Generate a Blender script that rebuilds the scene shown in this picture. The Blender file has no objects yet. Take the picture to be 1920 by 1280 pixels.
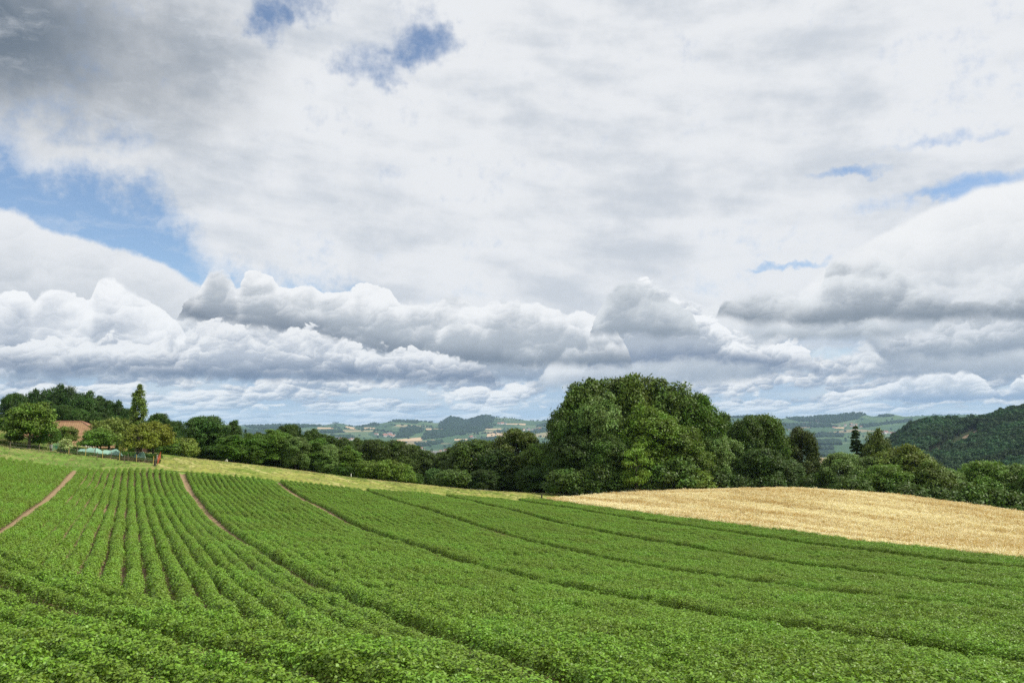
import bpy, math, random
import numpy as np
from mathutils import Vector, Matrix

# ------------------------------------------------------------ scene, camera
S = bpy.context.scene
COL = S.collection
R = math.radians
F = 1493.3                      # focal length in pixels of a 1920 px wide frame (28 mm lens)
PH = math.atan(160 / F)         # upward tilt: horizon at 800 of 1280
ZC = 12.0                       # height of the eye

cam_d = bpy.data.cameras.new('camera')
cam_d.lens = 28.0; cam_d.sensor_width = 36.0; cam_d.sensor_fit = 'HORIZONTAL'
cam_d.clip_start = 0.1; cam_d.clip_end = 80000
cam = bpy.data.objects.new('camera', cam_d); COL.objects.link(cam)
cam.location = (0, 0, ZC); cam.rotation_euler = (math.pi/2 + PH, 0, 0)
S.camera = cam

def ray(px, py):
    cz = 640 - py
    return np.array([px-960, F*math.cos(PH)-cz*math.sin(PH), F*math.sin(PH)+cz*math.cos(PH)])

# ------------------------------------------------------------ render settings
S.view_settings.view_transform = 'Standard'; S.view_settings.look = 'None'
S.view_settings.gamma = 1.0; S.view_settings.use_curve_mapping = False
S.view_settings.exposure = 0.0
S.render.engine = 'CYCLES'
cy = S.cycles
HAZE = 3.4e-5
cy.max_bounces = 5; cy.diffuse_bounces = 3; cy.glossy_bounces = 1; cy.transmission_bounces = 3
cy.transparent_max_bounces = 4; cy.volume_bounces = 1
cy.sample_clamp_indirect = 1.4; cy.sample_clamp_direct = 6.0; cy.caustics_reflective = False; cy.caustics_refractive = False
cy.use_denoising = False; cy.denoiser = 'OPENIMAGEDENOISE'; cy.denoising_input_passes = 'RGB_ALBEDO_NORMAL'; cy.denoising_prefilter = 'ACCURATE'
cy.use_adaptive_sampling = True; cy.adaptive_threshold = 0.01

# ------------------------------------------------------------ sun
SUN_EL, SUN_AZ = R(52), R(94)     # azimuth clockwise from the view direction
sd = bpy.data.lights.new('sun', 'SUN'); sd.energy = 5.0; sd.angle = R(0.53); sd.color = (1.0, 0.95, 0.87)
sun = bpy.data.objects.new('sun', sd); COL.objects.link(sun)
_d = Vector((math.sin(SUN_AZ)*math.cos(SUN_EL), math.cos(SUN_AZ)*math.cos(SUN_EL), math.sin(SUN_EL)))
sun.rotation_euler = _d.to_track_quat('Z', 'Y').to_euler(); sun.location = (0, 0, 80)

# ------------------------------------------------------------ node helper
class V:
    def __init__(s, nt, sock): s.nt, s.s = nt, sock
    def __add__(a, b): return M(a.nt, 'ADD', a, b)
    def __radd__(a, b): return M(a.nt, 'ADD', a, b)
    def __sub__(a, b): return M(a.nt, 'SUBTRACT', a, b)
    def __rsub__(a, b): return M(a.nt, 'SUBTRACT', b, a)
    def __mul__(a, b): return M(a.nt, 'MULTIPLY', a, b)
    def __rmul__(a, b): return M(a.nt, 'MULTIPLY', a, b)
    def __truediv__(a, b): return M(a.nt, 'DIVIDE', a, b)
    def cl(a): return M(a.nt, 'ADD', a, 0.0, clamp=True)
def put(nt, sock, v):
    if isinstance(v, V): nt.links.new(v.s, sock)
    elif isinstance(v, bpy.types.NodeSocket): nt.links.new(v, sock)
    elif isinstance(v, (tuple, list)) and len(v) == 3 and sock.type == 'RGBA': sock.default_value = (*v, 1)
    else: sock.default_value = v
def M(nt, op, *a, clamp=False):
    n = nt.nodes.new('ShaderNodeMath'); n.operation = op; n.use_clamp = clamp
    for i, x in enumerate(a): put(nt, n.inputs[i], x)
    return V(nt, n.outputs[0])
def xyz(nt, x, y, z=0.0):
    n = nt.nodes.new('ShaderNodeCombineXYZ')
    for i, q in enumerate((x, y, z)): put(nt, n.inputs[i], q)
    return n.outputs[0]
def noise(nt, vec, scale=1.0, detail=4, rough=0.5, dist=0.0, dim='2D', lac=2.0, out=0):
    n = nt.nodes.new('ShaderNodeTexNoise'); n.noise_dimensions = dim
    put(nt, n.inputs['Vector'], vec); n.inputs['Scale'].default_value = scale
    n.inputs['Detail'].default_value = detail; n.inputs['Roughness'].default_value = rough
    n.inputs['Distortion'].default_value = dist; n.inputs['Lacunarity'].default_value = lac
    return V(nt, n.outputs[out])
def voro(nt, vec, scale, detail=3, rough=0.5, dim='2D', out='Distance', rnd=1.0, smooth=None):
    n = nt.nodes.new('ShaderNodeTexVoronoi'); n.voronoi_dimensions = dim
    n.feature = 'SMOOTH_F1' if smooth else 'F1'
    put(nt, n.inputs['Vector'], vec); n.inputs['Scale'].default_value = scale
    n.inputs['Detail'].default_value = detail; n.inputs['Roughness'].default_value = rough
    n.inputs['Randomness'].default_value = rnd
    if smooth: n.inputs['Smoothness'].default_value = smooth
    return V(nt, n.outputs[out])
def ss(nt, x, a, b, lo=0.0, hi=1.0):      # smoothstep
    n = nt.nodes.new('ShaderNodeMapRange'); n.interpolation_type = 'SMOOTHSTEP'
    for i, q in enumerate((x, a, b, lo, hi)): put(nt, n.inputs[i], q)
    return V(nt, n.outputs[0])
def mixc(nt, f, a, b, mode='MIX'):
    n = nt.nodes.new('ShaderNodeMix'); n.data_type = 'RGBA'; n.blend_type = mode; n.clamp_factor = True
    put(nt, n.inputs[0], f); put(nt, n.inputs[6], a); put(nt, n.inputs[7], b)
    return n.outputs[2]
def rgb(r, g, b):                          # sRGB bytes to linear
    return tuple(((c/255)/12.92 if c/255 <= .04045 else ((c/255+.055)/1.055)**2.4) for c in (r, g, b))

# ------------------------------------------------------------ world: sky and clouds
W = bpy.data.worlds.new('World'); S.world = W; W.use_nodes = True
W.cycles.sampling_method = 'NONE'
nt = W.node_tree; nt.nodes.clear()
_o = nt.nodes.new('ShaderNodeOutputWorld')
sky = nt.nodes.new('ShaderNodeTexSky'); sky.sky_type = 'NISHITA'; sky.sun_disc = False
sky.sun_elevation = SUN_EL; sky.sun_rotation = SUN_AZ; sky.altitude = 600; sky.dust_density = 0.3; sky.ozone_density = 2.0
bg1 = nt.nodes.new('ShaderNodeBackground'); bg1.inputs[1].default_value = 0.14
tc = nt.nodes.new('ShaderNodeTexCoord')
sp = nt.nodes.new('ShaderNodeSeparateXYZ'); nt.links.new(tc.outputs['Generated'], sp.inputs[0])
dx, dy, dz = [V(nt, o) for o in sp.outputs]
DEG = 57.29578
u = M(nt, 'ARCTAN2', dx, dy) * DEG         # azimuth, degrees
v = M(nt, 'ARCSINE', dz) * DEG             # elevation, degrees
def pa(px, py):
    r = ray(px, py); return math.degrees(math.atan2(r[0], r[1])), math.degrees(math.atan2(r[2], math.hypot(r[0], r[1])))
def curve(pts, below=None):
    """elevation as a function of azimuth, from compass points"""
    n = nt.nodes.new('ShaderNodeFloatCurve'); m = n.mapping; m.use_clip = False; m.extend = 'HORIZONTAL'
    c = m.curves[0]; q = sorted((( (a+40)/80, e/40) for a, e in (pa(*p) for p in pts)))
    while len(c.points) < len(q): c.points.new(0.5, 0.5)
    for p, (x, y) in zip(c.points, q): p.location = (x, y); p.handle_type = 'AUTO_CLAMPED'
    m.update(); nt.links.new(((u + 40.0)/80.0).s, n.inputs['Value'])
    return V(nt, n.outputs[0]) * 40.0
wn = nt.nodes.new('ShaderNodeTexNoise'); wn.noise_dimensions = '2D'
P0 = xyz(nt, u, v); nt.links.new(P0, wn.inputs['Vector']); wn.inputs['Scale'].default_value = 0.45; wn.inputs['Detail'].default_value = 4; wn.inputs['Roughness'].default_value = .55
ws = nt.nodes.new('ShaderNodeSeparateColor'); nt.links.new(wn.outputs['Color'], ws.inputs[0])
wu, wv = V(nt, ws.outputs[0]) - 0.5, V(nt, ws.outputs[1]) - 0.5
uw, vw = u + wu*1.5, v + wv*1.5
def puffs(x, y, scales, amps, wj=0.6, smooth=0.32):
    """heaped round masses at several sizes: closeness to the middle of a mass, and how far up its lit side"""
    Bq, Gq = None, None
    for k, (sc, am) in enumerate(zip(scales, amps)):
        X, Y = x + 13.7*k + wu*wj/(k+1), y + 7.3*k
        n = nt.nodes.new('ShaderNodeTexVoronoi'); n.voronoi_dimensions = '2D'; n.feature = 'SMOOTH_F1'; n.inputs['Smoothness'].default_value = smooth
        n.inputs['Scale'].default_value = sc; n.inputs['Detail'].default_value = 0; n.inputs['Randomness'].default_value = .9; put(nt, n.inputs['Vector'], xyz(nt, X, Y))
        sp_ = nt.nodes.new('ShaderNodeSeparateXYZ'); nt.links.new(n.outputs['Position'], sp_.inputs[0])
        g = ((Y - V(nt, sp_.outputs[1]))*0.95 - (X - V(nt, sp_.outputs[0]))*0.30) * (sc*am)
        b = (1.0 - V(nt, n.outputs['Distance'])*1.35)*am
        Bq, Gq = (b, g) if Bq is None else (Bq + b, Gq + g)
    return Bq, Gq
B1, G1 = puffs(uw, vw*1.2, (0.26, 0.62, 1.45, 3.2), (.54, .30, .14, .08))
B2, G2 = puffs(uw + 31.0, vw*1.45, (0.50, 1.15, 2.6), (.52, .32, .18))
FI = noise(nt, P0, 1.6, 5, 0.6) - 0.5      # fine wisps
SO = noise(nt, xyz(nt, u*0.5, v), 0.16, 4, 0.5) - 0.5
S2 = noise(nt, xyz(nt, u*0.8+40.0, v*1.1), 0.33, 3, 0.5) - 0.5
B3 = None   # broad soft

WHITE, PALE, GREY, DARK = rgb(250,251,252), rgb(218,223,229), rgb(158,166,177), rgb(112,124,143)
state = {'c': rgb(190,208,228), 'a': V(nt, nt.nodes.new('ShaderNodeValue').outputs[0])}
state['a'].s.default_value = 0.0
def over(col, alpha):
    """put a cloud in front of what is there"""
    state['c'] = mixc(nt, alpha / M(nt, 'MAXIMUM', state['a'] + alpha - state['a']*alpha, 0.001), state['c'], col)
    state['a'] = state['a'] + alpha - state['a']*alpha

# 1 high veil with openings
vb = curve([(-200,250),(0,268),(60,322),(120,345),(200,352),(290,385),(340,450),(430,525),(560,545),(640,560),(750,640),(900,705),(1920,712),(2100,712)])
def blob(px, py, rx, ry, k=1.0):
    a, e = pa(px, py); q = (u + wu*2.2 - a)*(26.0/rx); w = (v + wv*2.0 - e)*(26.0/ry)
    return M(nt, 'MAXIMUM', 1.0 - (q*q + w*w), 0.0) * k
hole = blob(500,45,60,44,.85) + blob(560,8,110,36,.75) + blob(800,92,80,46,.8) + blob(700,125,110,46,.65) + blob(760,60,130,60,.3) + blob(1545,652,90,26,1.5) \
     + blob(1830,345,110,22,1.1) + blob(1590,322,90,13,.75) + blob(1480,496,80,10,.9) + blob(1780,262,120,15,.5) + blob(1700,378,150,22,.5) + blob(150,235,130,45,.42)
va = ss(nt, (v - vb)*0.42 + SO*1.3 + FI*0.75 + wv*1.5, -0.5, 0.9) * (1.0 - ss(nt, hole*1.35 + FI*0.8 + SO*.8 + S2*1.2 + wv*.9, 0.1, 1.5)*0.95)
tone = SO*1.5 + (noise(nt, xyz(nt, u*0.30, v + u*0.08), 0.5, 4, 0.5) - .5) * 1.3 + S2*.45 + 0.20 + FI*.22
vc = mixc(nt, ss(nt, tone, -0.42, 0.42), rgb(205,211,219), rgb(235,237,240))
a0, e0 = pa(-80, 40)
dk = M(nt, 'SQRT', ((u + wu*3.0 - a0)/21.0)*((u + wu*3.0 - a0)/21.0) + ((v + wv*2.4 - e0)/8.0)*((v + wv*2.4 - e0)/8.0))
dk = ss(nt, dk + SO*0.4 + FI*.06, 1.12, 0.1)
vc = mixc(nt, dk, vc, rgb(112,124,138))
over(vc, va)
# thin torn veils drifting over the openings
wis = noise(nt, xyz(nt, u*0.35 + v*0.25 + wu*1.2, v*1.1 - u*0.12 + wv*1.2), 0.55, 6, 0.62)
over(rgb(236,239,243), ss(nt, wis, .48, .80)*.34)
# 2 smooth lens clouds
def layer(top, base, B, G, A, soft, thick, rel, hi, lo, under, und=0.9, sb=0.35, fi=0.38, op=1.0, dim=1.0, hard=False):
    t, b = curve(top), curve(base)
    tt = t + (B - 0.42)*A + FI*fi
    dt = tt - v
    alpha = ss(nt, dt, 0.0, (soft if hard else ss(nt, S2 + FI*.3, -.10, .24, soft*.7, soft*4.0))) * ss(nt, v - b + FI*0.12 + wv*.5 - (0.5-B)*.5, -sb, sb*1.3)
    if op < 1: alpha = alpha*op
    sh = ss(nt, dt*(0.8/thick) - G*rel + FI*0.10 + SO*0.5 + S2*(0.4 if hard else 1.0) + 0.02, -0.05, 1.0)
    c = mixc(nt, sh, hi, lo)
    um = ss(nt, b + und - v + SO*1.2 + wv*.8 - G*und*.4, -0.5, und*1.15)
    c = mixc(nt, um*dim, c, under)
    over(c, alpha)
layer([(-300,300),(0,382),(45,393),(90,424),(160,440),(240,462),(310,492),(360,522),(420,552),(520,580),(640,590),(760,700),(900,800),(2000,1000)],
      [(-300,640),(2000,640)], B1, G1, 0.55, 0.5, 5.5, 0.35, rgb(236,238,241), rgb(196,202,209), GREY, fi=.35, dim=0.0, hard=True)
layer([(-300,900),(1200,800),(1480,560),(1560,490),(1640,440),(1720,398),(1790,365),(1850,342),(1920,334),(2200,330)],
      [(-300,640),(2000,640)], B1, G1, 0.4, 0.5, 8.0, 0.3, rgb(244,245,246), rgb(205,210,216), GREY, fi=.12, dim=0.0, hard=True)
# 3 low deck far away: rows of small clouds thinning towards the horizon
lw = M(nt, 'LOGARITHM', M(nt, 'MAXIMUM', v, -0.2) + 0.75, 2.718)
dq = (u + wu*.9)
def deckn(off): return noise(nt, xyz(nt, dq*0.17, (lw + off)*2.4 + wv*.35), 1.0, 4, 0.5)
n0, n1 = deckn(0.0), deckn(0.06)
dB, dG = puffs(dq*.80, lw*4.4 + wv*.4, (0.75, 1.7, 3.6), (.58, .30, .14), .5, .3)
da = ss(nt, n0 + (dB - .4)*.30 + S2*.3, 0.37, 0.50)
dl = ss(nt, dG*1.25 + (n0 - n1)*.8 + S2*.8 + SO*.4 + 0.52, 0.0, 1.0)
dc = mixc(nt, dl, rgb(156,168,187), rgb(253,252,250))
hz = ss(nt, v, 1.6, 0.0)
dc = mixc(nt, hz*0.25, dc, rgb(205,216,228))
band = ss(nt, v, 7.2, 6.0)
blue = blob(1545,648,95,30,1.1)
bgc = mixc(nt, ss(nt, noise(nt, xyz(nt, dq*.1, lw*3.0), 1.0, 3, .5), .35, .65), rgb(166,188,214), rgb(200,212,225))
over(bgc, band*0.9*(1.0 - blue.cl()*.5))
over(dc, band*da*(1.0 - ss(nt, blue + FI*.5, .2, .6)*.8))
OFF = 1100
# 4 cumulus, far to near
layer([(-300,600),(0,612),(300,600),(500,592),(700,600),(900,585),(1050,600),(1250,590),(1400,610),(1550,690),(1620,640),(1750,600),(1920,590),(2200,600)],
      [(-300,716),(500,712),(1000,716),(1400,706),(1540,700),(1650,712),(2200,712)], B2, G2, 1.6, 0.5, 3.4, .9, rgb(240,242,244), rgb(170,179,191), rgb(132,146,168), und=.9, op=.92)
layer([(-300,900),(950,760),(1060,640),(1150,590),(1330,570),(1480,540),(1650,510),(1790,495),(1920,470),(2200,460)],
      [(-300,716),(1400,716),(1480,640),(1560,630),(1620,640),(1680,690),(2200,700)], B1, G1, 1.2, 0.5, 5.0, .6, rgb(238,240,242), rgb(192,199,207), rgb(158,168,182), und=.9, op=.9)
layer([(-300,620),(900,760),(1090,700),(1120,600),(1170,545),(1230,525),(1290,560),(1340,590),(1390,625),(1450,640),(1500,645),(1530,690),(1600,760),(2200,900)],
      [(-300,690),(1100,690),(1300,676),(1500,694),(2200,690)], B2, G2, 1.3, 0.22, 2.6, 1.0, WHITE, rgb(178,186,197), rgb(124,137,160))
layer([(1000,800),(1580,800),(1660,640),(1720,610),(1800,590),(1920,560),(2200,560)],
      [(1000,672),(1700,668),(1800,676),(1920,655),(2200,660)], B2, G2, 1.0, 0.4, 2.4, .9, rgb(228,231,235), rgb(178,186,195), rgb(146,157,172))
layer([(1000,900),(1600,800),(1640,742),(1680,708),(1740,700),(1800,692),(1850,715),(1880,735),(1920,700),(2100,700)],
      [(1000,750),(1920,752),(2100,750)], B2, G2, 0.9, 0.16, 1.3, 1.0, WHITE, rgb(196,204,214), rgb(138,158,188), und=.45, sb=.15)
layer([(-200,560),(0,546),(25,542),(52,548),(64,568),(80,548),(120,546),(150,556),(168,560),(182,520),(205,512),(228,528),(255,548),(290,568),(325,596),(360,640),(420,760),(1000,900)],
      [(-200,690),(0,690),(200,698),(400,702),(1000,700)], B1, G1, 0.75, 0.14, 3.6, .8, WHITE, rgb(180,188,200), rgb(104,118,144), und=1.9)
layer([(-200,900),(300,680),(330,600),(352,565),(375,545),(384,516),(408,507),(432,520),(445,545),(458,520),(478,510),(510,512),(524,535),(560,532),(585,530),(600,550),(640,548),(690,538),(735,548),(752,570),(800,565),(828,555),(850,543),(878,560),(900,575),(945,560),(980,560),(1040,580),(1100,592),(1140,606),(1170,635),(1185,665),(1200,740),(1600,900)],
      [(-200,600),(330,596),(400,612),(520,622),(620,640),(760,672),(900,684),(1040,686),(1180,684),(1600,690)], B1, G1, 1.0, 0.14, 2.6, .8, rgb(247,248,249), rgb(180,187,195), rgb(116,126,141), und=1.5)
layer([(-200,700),(0,640),(100,636),(200,630),(330,640),(380,606),(430,600),(500,618),(560,606),(640,630),(700,650),(800,655),(860,664),(900,680),(925,700),(940,760),(1600,900)],
      [(-200,690),(0,690),(120,694),(300,702),(480,710),(640,712),(900,718),(1600,720)], B2, G2, 1.2, 0.22, 2.6, 1.0, rgb(244,245,246), rgb(188,195,206), rgb(104,118,144), und=1.3)
layer([(800,900),(1085,680),(1108,618),(1128,575),(1146,540),(1172,522),(1200,534),(1235,545),(1262,560),(1290,580),(1312,612),(1340,800),(1900,900)],
      [(800,632),(1100,630),(1320,632),(1900,632)], B1, G1, 0.8, 0.14, 2.2, .7, rgb(224,228,231), rgb(170,178,187), rgb(140,150,162), und=.8)
layer([(1000,900),(1300,700),(1345,590),(1355,566),(1380,552),(1410,543),(1450,546),(1480,556),(1535,540),(1546,508),(1575,490),(1620,486),(1665,498),(1705,516),(1740,538),(1780,556),(1850,560),(1920,552),(2200,550)],
      [(1000,594),(1340,590),(1420,606),(1600,606),(1720,600),(1920,604),(2200,604)], B1, G1, 1.0, 0.3, 2.8, .8, rgb(234,237,239), rgb(176,183,191), rgb(128,138,150), und=1.5)
layer([(1000,900),(1380,700),(1420,615),(1500,612),(1600,600),(1700,612),(1760,640),(1900,900)],
      [(1000,632),(1450,632),(1550,636),(1700,626),(1900,620)], B2, G2, 0.6, 0.4, 2.2, .7, rgb(214,219,223), rgb(178,186,193), rgb(158,167,177), und=.5, op=.9)
bg2 = nt.nodes.new('ShaderNodeBackground'); put(nt, bg2.inputs[0], state['c']); bg2.inputs[1].default_value = 1.0
gnd = ss(nt, v, -0.6, -0.1)
ms = nt.nodes.new('ShaderNodeMixShader'); put(nt, ms.inputs[0], state['a']); nt.links.new(sky.outputs[0], bg1.inputs[0])
nt.links.new(bg1.outputs[0], ms.inputs[1]); nt.links.new(bg2.outputs[0], ms.inputs[2]); nt.links.new(ms.outputs[0], _o.inputs[0])

# ------------------------------------------------------------ terrain heights
PSI = math.radians(-25.47)                       # direction of the crop rows
E_ = np.array([math.sin(PSI), math.cos(PSI)]); N_ = np.array([math.cos(PSI), -math.sin(PSI)])
ROWS = {-6.0: [(150,885),(110,925),(60,968),(0,1015)],
 6.75: [(343,896),(354,922),(377,955),(403,985),(436,1013),(500,1057),(600,1123),(662,1156),(734,1191),(800,1222),(850,1240),(931,1272)],
 19.5: [(520,908),(603,959),(675,1000),(775,1034),(844,1059),(912,1081),(990,1100),(1081,1123),(1187,1147),(1267,1163),(1380,1185),(1507,1206),(1612,1227),(1777,1255),(1901,1274)],
 32.25: [(678,922),(741,945),(831,973),(912,998),(997,1026),(1062,1042),(1131,1058),(1200,1072),(1350,1097),(1500,1118),(1650,1138),(1755,1148)],
 45.0: [(881,945),(944,959),(1006,976),(1069,994),(1200,1019),(1294,1036),(1387,1052),(1500,1071),(1650,1089),(1762,1105),(1912,1122)],
 57.75: [(975,944),(1069,959),(1200,981),(1312,998),(1425,1013),(1537,1032),(1650,1045),(1762,1060),(1912,1077)],
 64.0: [(1030,942),(1200,969),(1350,989),(1500,1007.5),(1650,1030),(1762,1041),(1912,1059)]}
CP = []
for _a, _l in ROWS.items():
    for _p in _l:
        _r = ray(*_p); CP.append(_r * (_a / (N_ @ _r[:2])))
for _x, _y, _D in [(0,862,103.6),(0,838,120),(0,812,138),(58,843,125),(130,852,122),(200,872,118),(290,882,112),(200,850,140),(300,850,146),
                   (350,861,150),(480,873,152),(600,888,156),(700,900,158),(780,908,162),(880,919,164),(1000,925,164),(1100,927,160),(1190,925,157),
                   (1160,932,148),(1300,927,146),(1470,922,138),(1600,929,130),(1750,946,120),(1920,974,106),(2150,1010,92),
                   (1300,950,175),(1450,953,172),(1600,962,165),(1750,985,160),(1920,1020,150),(2150,1060,140),
                   (350,872,175),(600,905,185),(880,945,195),(1100,955,190),
                   (0,795,190),(-250,790,150),(130,849,180),(215,851,182),(100,815,240),(240,840,228),(0,790,230)]:
    _r = ray(_x, _y); CP.append(_r * (_D / _r[1]))
CP += [np.array(q, float) for q in [(0,3,-3.7),(0,-6,-2.9),(20,0,-4.8),(-16,2,-3.9),(10,10,-4.9),(-24,22,-5.3),(-60,40,-4.0),(100,60,-12),(150,120,-18),(-120,60,0),(-170,150,5),(0,-80,-2),(-90,-30,2),(90,-30,-8)]]
CP = np.array(CP)
_sc = 50.0
def _tps(d2): return 0.5*d2*np.log(d2 + 1e-12)
_n = len(CP); _q = CP[:, :2]/_sc
_A = _tps(((_q[:, None]-_q[None])**2).sum(-1)) + np.eye(_n)*0.003
_Pm = np.c_[np.ones(_n), _q]
_K = np.block([[_A, _Pm], [_Pm.T, np.zeros((3, 3))]])
_w = np.linalg.solve(_K, np.r_[CP[:, 2], 0, 0, 0])
def _local(x, y):
    q = np.c_[x.ravel(), y.ravel()]/_sc; out = np.empty(len(q))
    for i in range(0, len(q), 20000):
        k = q[i:i+20000]
        out[i:i+20000] = _tps(((k[:, None]-_q[None])**2).sum(-1)) @ _w[:_n] + _w[_n] + k @ _w[_n+1:]
    return out.reshape(x.shape)
_rs = np.random.RandomState(7)
_VN = _rs.rand(256, 256)
def vnoise(x, y):
    xi, yi = np.floor(x).astype(int), np.floor(y).astype(int); fx, fy = x-xi, y-yi
    fx, fy = fx*fx*(3-2*fx), fy*fy*(3-2*fy)
    g = lambda i, j: _VN[i & 255, j & 255]
    return (g(xi, yi)*(1-fx)+g(xi+1, yi)*fx)*(1-fy) + (g(xi, yi+1)*(1-fx)+g(xi+1, yi+1)*fx)*fy - 0.5
def fbm(x, y, o=4):
    return sum(vnoise(x*2**k + 17*k, y*2**k + 31*k)/2**k for k in range(o))
# far country: height of land given as the elevation it reaches at a set of ranges
_colx = np.array([-900,-300,0,350,450,530,600,636,668,705,745,790,820,846,876,906,940,1000,1040,1080,1150,1370,1410,1455,1500,1560,1610,1640,1665,1700,1740,1800,1920,2300,3200], float)
_colaz = np.array([math.atan2(ray(x, 810)[0], ray(x, 810)[1]) for x in _colx])
_rng = np.array([450,1500,2500,3500,5000,6500,8000,9500,10600,12500,17000,20000,30000], float)
def _c(y): return [y]*len(_colx)
_sky = [798,798,798,797,795,791,792,789,796,790,784,785,790,780,786,779,784,788,787,784,783,779,775,783,781,777,771,778,774,780,779,780,780,780,790]
_tab = np.array([_c(975), _c(915), _c(883), _c(869), _c(853), _c(834), _c(808), _sky, [q+4 for q in _sky], _c(802),
                 list(np.interp(_colx, [0,350,450,620,1600,1680,1720,1760,1795,1830,1862,1900,1930,2300], [797,794,796,803,800,788,776,780,779,768,766,770,778,780])), _c(802), _c(801)], float)
_TAN = np.array([[ray(_colx[i], row[i])[2]/math.hypot(*ray(_colx[i], row[i])[:2]) for i in range(len(_colx))] for row in _tab])
_ZT = _TAN * _rng[:, None]
def _bil(tab, rr, az):
    ci = np.clip(np.searchsorted(_colaz, az)-1, 0, len(_colaz)-2); ri = np.clip(np.searchsorted(_rng, rr)-1, 0, len(_rng)-2)
    fa = np.clip((az-_colaz[ci])/(_colaz[ci+1]-_colaz[ci]), 0, 1); fa = fa*fa*(3-2*fa)
    fr = np.clip((rr-_rng[ri])/(_rng[ri+1]-_rng[ri]), 0, 1)
    return (tab[ri, ci]*(1-fa)+tab[ri, ci+1]*fa)*(1-fr) + (tab[ri+1, ci]*(1-fa)+tab[ri+1, ci+1]*fa)*fr
_hx = np.array([1560,1620,1665,1700,1725,1760,1800,1850,1880,1920,2000,2300,2700], float)
_hy = np.array([905,884,843,814,805,801,802,794,783,773,762,742,740], float)
_haz = np.array([math.atan2(ray(x, 810)[0], ray(x, 810)[1]) for x in _hx])
_hz = np.array([ray(x, y)[2]/math.hypot(*ray(x, y)[:2]) for x, y in zip(_hx, _hy)]) * 1550
def _far(x, y):
    rr = np.hypot(x, y); az = np.arctan2(x, y)
    z = _bil(_ZT, rr, az)
    m = np.clip((rr-1800)/1500, 0, 1)
    z = z + m*(fbm(x/1500, y/1500, 4)*62 + fbm(x/420+9, y/420, 3)*12) * np.clip((24000-rr)/8000, 0, 1)
    ridge = np.interp(az, _haz, _hz)
    base = -95.0
    f = np.where(rr < 1550, np.clip((rr-780)/770, 0, 1)**0.85, np.clip((2100-rr)/550, 0, 1))
    hill = base + (ridge-base)*f + fbm(x/180, y/180, 3)*9*f
    k = np.clip((az-_haz[0])/0.03, 0, 1)
    hill = np.where(f > 0, hill, -1e4)
    return np.where(k > 0, np.maximum(z, hill*k + (1-k)*-400), z)
def H(x, y):
    x, y = np.asarray(x, float), np.asarray(y, float); rr = np.hypot(x, y)
    w = np.clip((rr-230)/220, 0, 1); w = w*w*(3-2*w)
    xs, ys = np.where(rr > 300, x*300/np.maximum(rr, 1), x), np.where(rr > 300, y*300/np.maximum(rr, 1), y)
    z = _far(x, y)*w
    m = w < 1
    if m.any():
        zl = np.zeros(x.shape); zl[m] = np.clip(_local(xs[m], ys[m]), -45, 22)
        z = z + zl*(1-w)
    return z + ZC
def hit(px, py, r0=5.0, r1=26000.0):
    """where the line of sight through a point of the photograph meets the land"""
    d = ray(px, py); d = d/math.hypot(d[0], d[1])
    r = np.geomspace(r0, r1, 1200); g = H(d[0]*r, d[1]*r) - (ZC + d[2]*r)
    k = np.argmax(g > 0)
    if not (g > 0).any(): return None
    if k == 0: t = r[0]
    else: t = r[k-1] + (r[k]-r[k-1])*(-g[k-1])/(g[k]-g[k-1])
    return np.array([d[0]*t, d[1]*t, ZC + d[2]*t])
def h1(x, y): return float(H(np.array([x]), np.array([y]))[0])

# ------------------------------------------------------------ mesh and material helpers
def mesh_obj(name, verts, faces, mats, parent=None, smooth=False, mi=None):
    me = bpy.data.meshes.new(name)
    verts = np.asarray(verts, np.float32)
    if isinstance(faces, np.ndarray) and faces.ndim == 2:
        nf, k = faces.shape
        me.vertices.add(len(verts)); me.vertices.foreach_set('co', verts.ravel())
        me.loops.add(nf*k); me.loops.foreach_set('vertex_index', faces.astype(np.int32).ravel())
        me.polygons.add(nf); me.polygons.foreach_set('loop_start', np.arange(0, nf*k, k, dtype=np.int32))
        me.update(calc_edges=True); me.validate()
    else:
        me.from_pydata([tuple(map(float, q)) for q in verts], [], [tuple(map(int, q)) for q in faces]); me.update()
    for m in (mats if isinstance(mats, (list, tuple)) else [mats]):
        if m: me.materials.append(m)
    if smooth: me.polygons.foreach_set('use_smooth', [True]*len(me.polygons))
    if mi is not None: me.polygons.foreach_set('material_index', np.asarray(mi, np.int32))
    o = bpy.data.objects.new(name, me); COL.objects.link(o)
    if parent: o.parent = parent
    return o
def tag(o, label=None, cat=None, group=None, kind=None):
    for k, q in (('label', label), ('category', cat), ('group', group), ('kind', kind)):
        if q: o[k] = q
    return o
def empty(name, loc, label, cat, group=None, rz=0.0):
    o = bpy.data.objects.new(name, None); COL.objects.link(o); o.location = loc; o.rotation_euler = (0, 0, rz)
    o.empty_display_size = 0.3
    return tag(o, label, cat, group)
def mat(name, rough=0.8, spec=0.3):
    m = bpy.data.materials.new(name); m.use_nodes = True; t = m.node_tree
    b = t.nodes['Principled BSDF']; b.inputs['Roughness'].default_value = rough
    b.inputs['Specular IOR Level'].default_value = spec
    return m, t, b
def pos(t):
    g = t.nodes.new('ShaderNodeNewGeometry'); return g.outputs['Position']
def island(t):
    g = t.nodes.new('ShaderNodeNewGeometry'); return V(t, g.outputs['Random Per Island'])
def plain(name, c, rough=0.8, var=0.25, scale=3.0):
    m, t, b = mat(name, rough); tcd = t.nodes.new('ShaderNodeTexCoord')
    n = noise(t, tcd.outputs['Object'], scale, 4, .6, dim='3D')
    put(t, b.inputs['Base Color'], mixc(t, n, tuple(q*(1-var) for q in c), tuple(min(1, q*(1+var)) for q in c)))
    return m
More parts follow.
